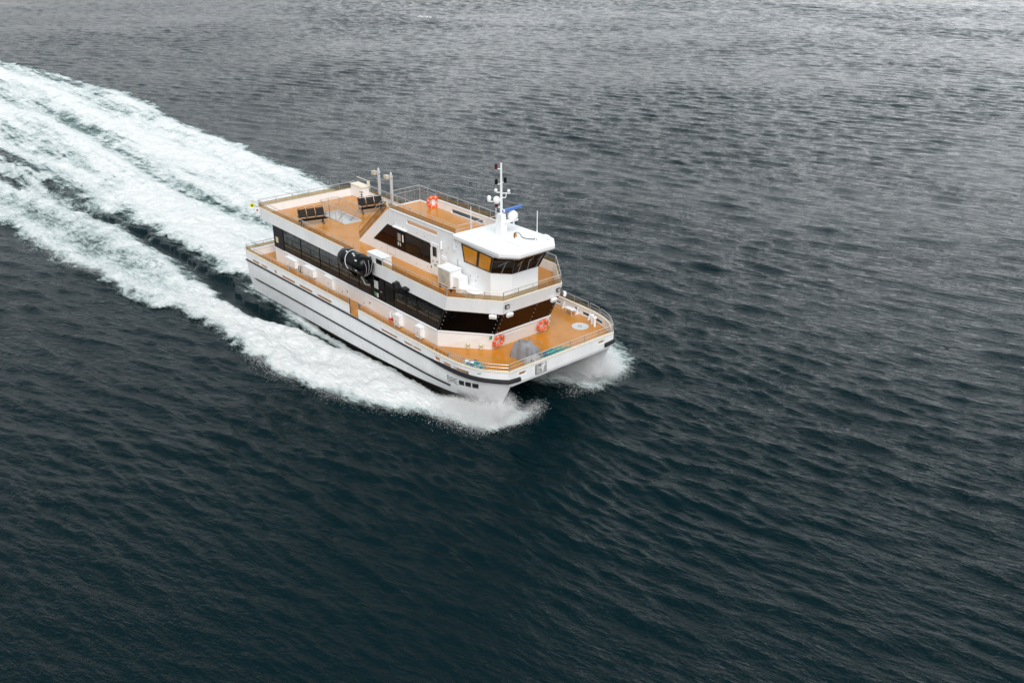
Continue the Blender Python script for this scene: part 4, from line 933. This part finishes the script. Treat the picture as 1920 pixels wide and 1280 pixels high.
def grid_mesh(name, X, Y, Z, mats, attrs):
    nu, nv = X.shape; co = np.empty((nu*nv, 3), np.float32); co[:, 0] = X.ravel(); co[:, 1] = Y.ravel(); co[:, 2] = Z.ravel()
    idx = np.arange(nu*nv).reshape(nu, nv); q = np.stack([idx[:-1, :-1], idx[1:, :-1], idx[1:, 1:], idx[:-1, 1:]], -1).reshape(-1, 4)
    me = bpy.data.meshes.new(name); me.vertices.add(len(co)); me.vertices.foreach_set('co', co.ravel())
    me.loops.add(q.size); me.loops.foreach_set('vertex_index', q.ravel().astype(np.int32)); me.polygons.add(len(q))
    me.polygons.foreach_set('loop_start', np.arange(0, q.size, 4, dtype=np.int32)); me.polygons.foreach_set('use_smooth', np.ones(len(q), bool))
    me.update(calc_edges=True)
    for an_, v in attrs.items():
        a = me.attributes.new(an_, 'FLOAT', 'POINT'); a.data.foreach_set('value', v.ravel().astype(np.float32))
    for k in mats: me.materials.append(k)
    o = bpy.data.objects.new(name, me); S.collection.objects.link(o)
    return o
def water_mat():
    m = bpy.data.materials.new('sea_water'); m.use_nodes = True; t = m.node_tree; b = t.nodes['Principled BSDF']; L = t.links.new
    b.inputs['Roughness'].default_value = 0.04; b.inputs['IOR'].default_value = 1.333; b.inputs['Specular IOR Level'].default_value = .19
    at = t.nodes.new('ShaderNodeAttribute'); at.attribute_name = 'aeration'
    geo = t.nodes.new('ShaderNodeNewGeometry')
    def noise(scale, det, rough, mp, dist=0.0):
        n = t.nodes.new('ShaderNodeTexNoise'); n.inputs['Scale'].default_value = scale; n.inputs['Detail'].default_value = det; n.inputs['Roughness'].default_value = rough; n.inputs['Distortion'].default_value = dist
        L(mp.outputs[0], n.inputs['Vector']); return n
    def mapping(rot, sc):
        mp = t.nodes.new('ShaderNodeMapping'); mp.vector_type = 'TEXTURE'; mp.inputs['Rotation'].default_value = (0, 0, rot); mp.inputs['Scale'].default_value = sc
        L(geo.outputs['Position'], mp.inputs[0]); return mp
    mA = mapping(math.radians(108), (1, 4.2, 1)); mB = mapping(math.radians(118), (1, 3.2, 1)); mC = mapping(math.radians(95), (1, 2.4, 1))
    nA = noise(1.5, 5, .62, mA, .5); nB = noise(2.9, 4, .62, mB, .4); nC = noise(6.5, 3, .6, mC, .3)
    def steep(n0, mp, s, scale, det, rough, dist):
        a = t.nodes.new('ShaderNodeMath'); a.operation = 'MULTIPLY_ADD'; a.inputs[1].default_value = s; a.inputs[2].default_value = -.5*s; L(n0.outputs[0], a.inputs[0])
        cx_ = t.nodes.new('ShaderNodeCombineXYZ'); L(a.outputs[0], cx_.inputs[0])
        v = t.nodes.new('ShaderNodeVectorMath'); v.operation = 'ADD'; L(mp.outputs[0], v.inputs[0]); L(cx_.outputs[0], v.inputs[1])
        return noise(scale, det, rough, v, dist)
    nA = steep(noise(1.5, 2, .5, mA, .2), mA, .65, 1.5, 5, .6, .2); nB = steep(noise(3.0, 2, .5, mB, .2), mB, .33, 3.0, 4, .6, .2)
    big = noise(.06, 3, .5, mB)
    # colour: dark teal, greener where bubbles are mixed in, faint patchiness
    c = t.nodes.new('ShaderNodeMix'); c.data_type = 'RGBA'; c.inputs[6].default_value = (.0002, .0085, .0112, 1); c.inputs[7].default_value = (.12, .23, .22, 1)
    pw = t.nodes.new('ShaderNodeMath'); pw.operation = 'POWER'; pw.inputs[1].default_value = 1.6; L(at.outputs['Fac'], pw.inputs[0])
    ml = t.nodes.new('ShaderNodeMath'); ml.operation = 'MULTIPLY'; ml.inputs[1].default_value = .55; L(pw.outputs[0], ml.inputs[0]); L(ml.outputs[0], c.inputs[0])
    L(c.outputs[2], b.inputs['Base Color'])
    gm = t.nodes.new('ShaderNodeMapRange'); gm.inputs[1].default_value = .35; gm.inputs[2].default_value = .65; gm.inputs[3].default_value = .6; gm.inputs[4].default_value = 1.25; L(big.outputs[0], gm.inputs[0])
    def ridge(n):
        a = t.nodes.new('ShaderNodeMath'); a.operation = 'MULTIPLY_ADD'; a.inputs[1].default_value = 2; a.inputs[2].default_value = -1; L(n.outputs[0], a.inputs[0])
        c2 = t.nodes.new('ShaderNodeMath'); c2.operation = 'ABSOLUTE'; L(a.outputs[0], c2.inputs[0])
        e = t.nodes.new('ShaderNodeMath'); e.operation = 'MULTIPLY_ADD'; e.inputs[1].default_value = -.55; L(c2.outputs[0], e.inputs[0])
        k = t.nodes.new('ShaderNodeMath'); k.operation = 'MULTIPLY'; k.inputs[1].default_value = .6; L(n.outputs[0], k.inputs[0]); L(k.outputs[0], e.inputs[2]); return e.outputs[0]
    prev = None
    for n, d in ((nA, .19), (nB, .11), (nC, .042)):
        bp = t.nodes.new('ShaderNodeBump'); bp.inputs['Distance'].default_value = d; L(n.outputs[0], bp.inputs['Height']); L(gm.outputs[0], bp.inputs['Strength'])
        if prev: L(prev.outputs[0], bp.inputs['Normal'])
        prev = bp
    L(prev.outputs[0], b.inputs['Normal'])
    return m
def foam_mat():
    m = bpy.data.materials.new('sea_foam'); m.use_nodes = True; t = m.node_tree; b = t.nodes['Principled BSDF']; L = t.links.new
    out_ = t.nodes['Material Output']; b.inputs['Roughness'].default_value = .75; b.inputs['Specular IOR Level'].default_value = .2
    at = t.nodes.new('ShaderNodeAttribute'); at.attribute_name = 'foam_amount'
    geo = t.nodes.new('ShaderNodeNewGeometry')
    mp = t.nodes.new('ShaderNodeMapping'); mp.vector_type = 'TEXTURE'; mp.inputs['Rotation'].default_value = (0, 0, math.radians(14)); mp.inputs['Scale'].default_value = (3.0, 1, 1); L(geo.outputs['Position'], mp.inputs[0])
    n1 = t.nodes.new('ShaderNodeTexNoise'); n1.inputs['Scale'].default_value = 1.5; n1.inputs['Detail'].default_value = 9; n1.inputs['Roughness'].default_value = .72; n1.inputs['Distortion'].default_value = .9; L(mp.outputs[0], n1.inputs['Vector'])
    n3 = t.nodes.new('ShaderNodeTexNoise'); n3.inputs['Scale'].default_value = 5.5; n3.inputs['Detail'].default_value = 6; n3.inputs['Roughness'].default_value = .7; n3.inputs['Distortion'].default_value = .8; L(mp.outputs[0], n3.inputs['Vector'])
    def math_(op, a, c=None, cl=False):
        x = t.nodes.new('ShaderNodeMath'); x.operation = op; x.use_clamp = cl
        for i, v in enumerate((a, c)):
            if v is None: continue
            if isinstance(v, (int, float)): x.inputs[i].default_value = v
            else: L(v, x.inputs[i])
        return x.outputs[0]
    nn = math_('ADD', math_('MULTIPLY', n1.outputs[0], .46), math_('MULTIPLY', n3.outputs[0], .54))
    nn = math_('ADD', math_('MULTIPLY', math_('SUBTRACT', nn, .5), 2.9), .5)
    th = math_('SUBTRACT', 1.05, math_('MULTIPLY', at.outputs['Fac'], 1.35))
    a = t.nodes.new('ShaderNodeMapRange'); a.interpolation_type = 'SMOOTHSTEP'; a.inputs[1].default_value = -.34; a.inputs[2].default_value = .36; L(math_('SUBTRACT', nn, th), a.inputs[0])
    ed = math_('MULTIPLY', at.outputs['Fac'], 12.0, True)
    al = math_('MULTIPLY', a.outputs[0], ed)
    # thin foam lets the green water tint it
    col = t.nodes.new('ShaderNodeMix'); col.data_type = 'RGBA'; col.inputs[6].default_value = (.42, .52, .52, 1); col.inputs[7].default_value = (.83, .84, .845, 1)
    cf = t.nodes.new('ShaderNodeMapRange'); cf.inputs[1].default_value = .02; cf.inputs[2].default_value = .72; L(math_('SUBTRACT', nn, th), cf.inputs[0]); L(cf.outputs[0], col.inputs[0]); L(col.outputs[2], b.inputs['Base Color'])
    bp = t.nodes.new('ShaderNodeBump'); bp.inputs['Distance'].default_value = .16; bp.inputs['Strength'].default_value = .9; L(nn, bp.inputs['Height']); L(bp.outputs[0], b.inputs['Normal'])
    tr = t.nodes.new('ShaderNodeBsdfTransparent'); mxs = t.nodes.new('ShaderNodeMixShader'); L(al, mxs.inputs[0]); L(tr.outputs[0], mxs.inputs[1]); L(b.outputs[0], mxs.inputs[2]); L(mxs.outputs[0], out_.inputs[0])
    return m
MW, MF = water_mat(), foam_mat()
# near and middle sea: rings of quads round the point below the drone so that faces get larger with distance
rs_ = [14.0]
while rs_[-1] < 620:
    r = rs_[-1]; rs_.append(r+min(.36, max(.10, .0013*(r*r+640)/25.2)) if r < 330 else r+.4*(r/330)**2)
rs_ = np.array(rs_); az = np.radians(139.3+np.r_[-80+42*np.linspace(0, 1, 160)**.7, np.linspace(-38, 38, 1100)[1:-1], 80-42*np.linspace(0, 1, 160)[::-1]**.7])
RR, AA = np.meshgrid(rs_, az, indexing='ij'); X = CAM.x+RR*np.cos(AA); Y = CAM.y+RR*np.sin(AA)
sp = np.maximum(RR*np.gradient(az)[None, :], np.gradient(rs_)[:, None]*np.ones_like(RR))
fade = np.clip((RR-14)/4, 0, 1)*np.clip((620-RR)/120, 0, 1)
dx, dy, dz = sea(X, Y, sp)
near = (X > -175) & (X < 32) & (Y > -32) & (Y < 32); hw = np.zeros_like(X); aer = np.zeros_like(X)
d_, h_, _, a_ = wake(X[near], Y[near]); hw[near] = h_-.28*np.clip(d_*2.5-.5, 0, 1); aer[near] = a_
inhull = (np.abs(Y) < 5.6) & (X > -1) & (X < 28)
damp = np.where(inhull, .5, 1.0)
sea_o = grid_mesh('water', X+dx*fade*damp, Y+dy*fade*damp, WL+(dz*damp+hw)*fade, [MW], {'aeration': aer})
tag(sea_o, kind='structure')
# far sea: a flat ring reaching the horizon, and the part behind the drone
b = MB()
def ringq(rad, z0, z1, a0, a1, n):
    vs = []; fs = []
    for r, z in zip(rad, (z0, z1)):
        for i in range(n+1):
            a = a0+(a1-a0)*i/n; vs.append((CAM.x+r*math.cos(a), CAM.y+r*math.sin(a), z))
    for i in range(n): fs.append((i, n+1+i, n+2+i, i+1))
    b.add(vs, fs)
A0, A1 = float(az[0]), float(az[-1])
ringq((618, 9000), WL-.0, WL, A0, A1, 64); ringq((13.9, 9000), WL-.02, WL-.02, A1, A0+2*math.pi, 64); ringq((0.01, 14.1), WL-.02, WL-.02, 0, 2*math.pi, 64)
far_o = b.build('water', MW, fix=False); tag(far_o, kind='structure')
# ------------------------------------------------------------------ foam
xs_ = [29.0]
while xs_[-1] > -160: xs_.append(xs_[-1]-(.17 if xs_[-1] > -25 else min(.45, .17+(-25-xs_[-1])*.004)))
FX, FY = np.meshgrid(np.array(xs_), np.arange(-24, 24, .2), indexing='ij')
D, hw, rg, _ = wake(FX, FY)
inside = (np.abs(FY) < 5.0) & (FX > .5) & (FX < 22)
dx, dy, dz = sea(FX, FY, np.full_like(FX, .3))
damp = np.where((np.abs(FY) < 5.6) & (FX > -1) & (FX < 28), .5, 1.0)
zz = WL+dz*damp+hw+.035+.05*D+rg
fo = grid_mesh('foam_wake', FX+dx*damp, FY+dy*damp, zz, [MF], {'foam_amount': np.where(inside, 0, D)})
keep = None
import bmesh
bm = bmesh.new(); bm.from_mesh(fo.data); Df = np.where(inside, 0, D).ravel()
bm.verts.ensure_lookup_table(); dead = [v for v in bm.verts if Df[v.index] < .015 and all(Df[e.other_vert(v).index] < .015 for e in v.link_edges)]
bmesh.ops.delete(bm, geom=dead, context='VERTS'); bm.to_mesh(fo.data); bm.free()
tag(fo, 'white churned foam of the wake and bow waves spreading behind the ferry', 'foam', kind='stuff')
# ------------------------------------------------------------------ spray thrown up by the bows
MS = mat('spray_drops', (.96, .965, .97), .8, spec=.1)
def spray(nj, nd):
    """torn jets: each is a bundle of drops along a short ballistic path off the hull side"""
    P = []; Sz = []
    for q in range(nj):
        sg = -1 if rng.random() < .5 else 1; side = 1 if rng.random() < .66 else -1; u = rng.random()
        x0 = 27.0-12*u**1.7 if side > 0 else 27.0-4.5*u
        yh = hull_y(min(x0, 26.5), .6) if x0 < 26.4 else 3.85+.2*rng.normal()
        k = int(nd*rng.uniform(.4, 1.7)); s_ = np.sort(rng.random(k)); reach = rng.uniform(.45, 1.15)*((.7+.30*(27-x0)) if side > 0 else (.5+.36*(27.2-x0)))
        front = math.exp(-((x0-26.2)/2.2)**2)
        hm = rng.uniform(.3, 1.0)*(.45+.75*front); drift = rng.uniform(-.2, .9)*(.3+front)
        wd = .04+.16*s_; t = s_*rng.uniform(.6, 1)
        y = yh+t*reach if side > 0 else 3.55-t*reach
        z = WL+.15+hm*4*t*(1-t*.96)+(.35 if x0 > 24 else .15)*(1-t)
        P.append(np.stack([x0+t*drift+rng.normal(0, 1, k)*wd, sg*(y+rng.normal(0, 1, k)*wd), z+rng.normal(0, 1, k)*wd*.7], 1)); Sz.append(.0038+.007*rng.random(k)**3+.006*(rng.random(k) < .03))
    return np.vstack(P), np.concatenate(Sz)
P, Sz = spray(2800, 100)
# plume torn off at the outer shoulder of each bow
P2 = []; S2 = []
for q in range(900):
    sgn = -1 if rng.random() < .45 else 1; k = int(95*rng.uniform(.4, 1.8)); a0 = rng.random(); t = rng.random(k)
    x = 26.9-3.2*a0+rng.normal(0, .1)+t*rng.uniform(.0, .9); rch = rng.uniform(.5, 2.2)
    y = 3.7+1.3*a0+t*rch; z = WL+.25+rng.uniform(.25, 1.25)*(1-.35*a0)*(1-t**2)*(.35+t)*1.3; wd = .04+.14*t
    P2.append(np.stack([x+rng.normal(0, 1, k)*wd, sgn*(y+rng.normal(0, 1, k)*wd), z+rng.normal(0, 1, k)*wd], 1)); S2.append(.0038+.007*rng.random(k)**3+.006*(rng.random(k) < .03))
P2 = np.vstack(P2); S2 = np.concatenate(S2)
j = 60000; ii = rng.random(j)*(len(E_OUT)-4); a = ii.astype(int); f_ = (ii-a)[:, None]; base = E_OUT[a]*(1-f_)+E_OUT[a+1]*f_
off = np.abs(rng.normal(0, .45, j)); base = base+np.stack([rng.normal(0, .3, j), .8-off*1.2+rng.normal(0, .2, j)], 1)
P3 = np.stack([base[:, 0], base[:, 1]*np.where(rng.random(j) < .8, 1, -1), WL+.12+.5*rng.random(j)**2], 1); S3 = .0045+.008*rng.random(j)**2
P = np.vstack([P, P2, P3]); Sz = np.r_[Sz, S2, S3]; n = len(P)
tet = np.array([(1, 1, 1), (1, -1, -1), (-1, 1, -1), (-1, -1, 1)], float)
rot = rng.normal(size=(n, 3, 3)); rot, _ = np.linalg.qr(rot)
V = (np.einsum('nij,kj->nki', rot, tet)*Sz[:, None, None]+P[:, None, :]).reshape(-1, 3)
fi = np.array([(0, 1, 2), (0, 2, 3), (0, 3, 1), (1, 3, 2)]); Fq = (np.arange(n)[:, None, None]*4+fi[None]).reshape(-1, 3)
me = bpy.data.meshes.new('bow_spray'); me.vertices.add(len(V)); me.vertices.foreach_set('co', V.astype(np.float32).ravel()); me.loops.add(Fq.size); me.loops.foreach_set('vertex_index', Fq.ravel().astype(np.int32)); me.polygons.add(len(Fq)); me.polygons.foreach_set('loop_start', np.arange(0, Fq.size, 3, dtype=np.int32)); me.update(calc_edges=True); me.materials.append(MS)
sp_o = bpy.data.objects.new('bow_spray', me); S.collection.objects.link(sp_o); tag(sp_o, 'fine white spray thrown up around both bows of the ferry', 'spray', kind='stuff')
# one small whitecap far off
b = MB()
for i in range(26):
    b.ball((-160+rng.normal(0, 1.6), 125.8+rng.normal(0, .7), WL+.15+.15*rng.random()), (.08+.10*rng.random()), 6, sz=.6)
tag(b.build('whitecap', MS, smooth=True), 'lone small whitecap breaking on the far open water', 'whitecap', kind='stuff')
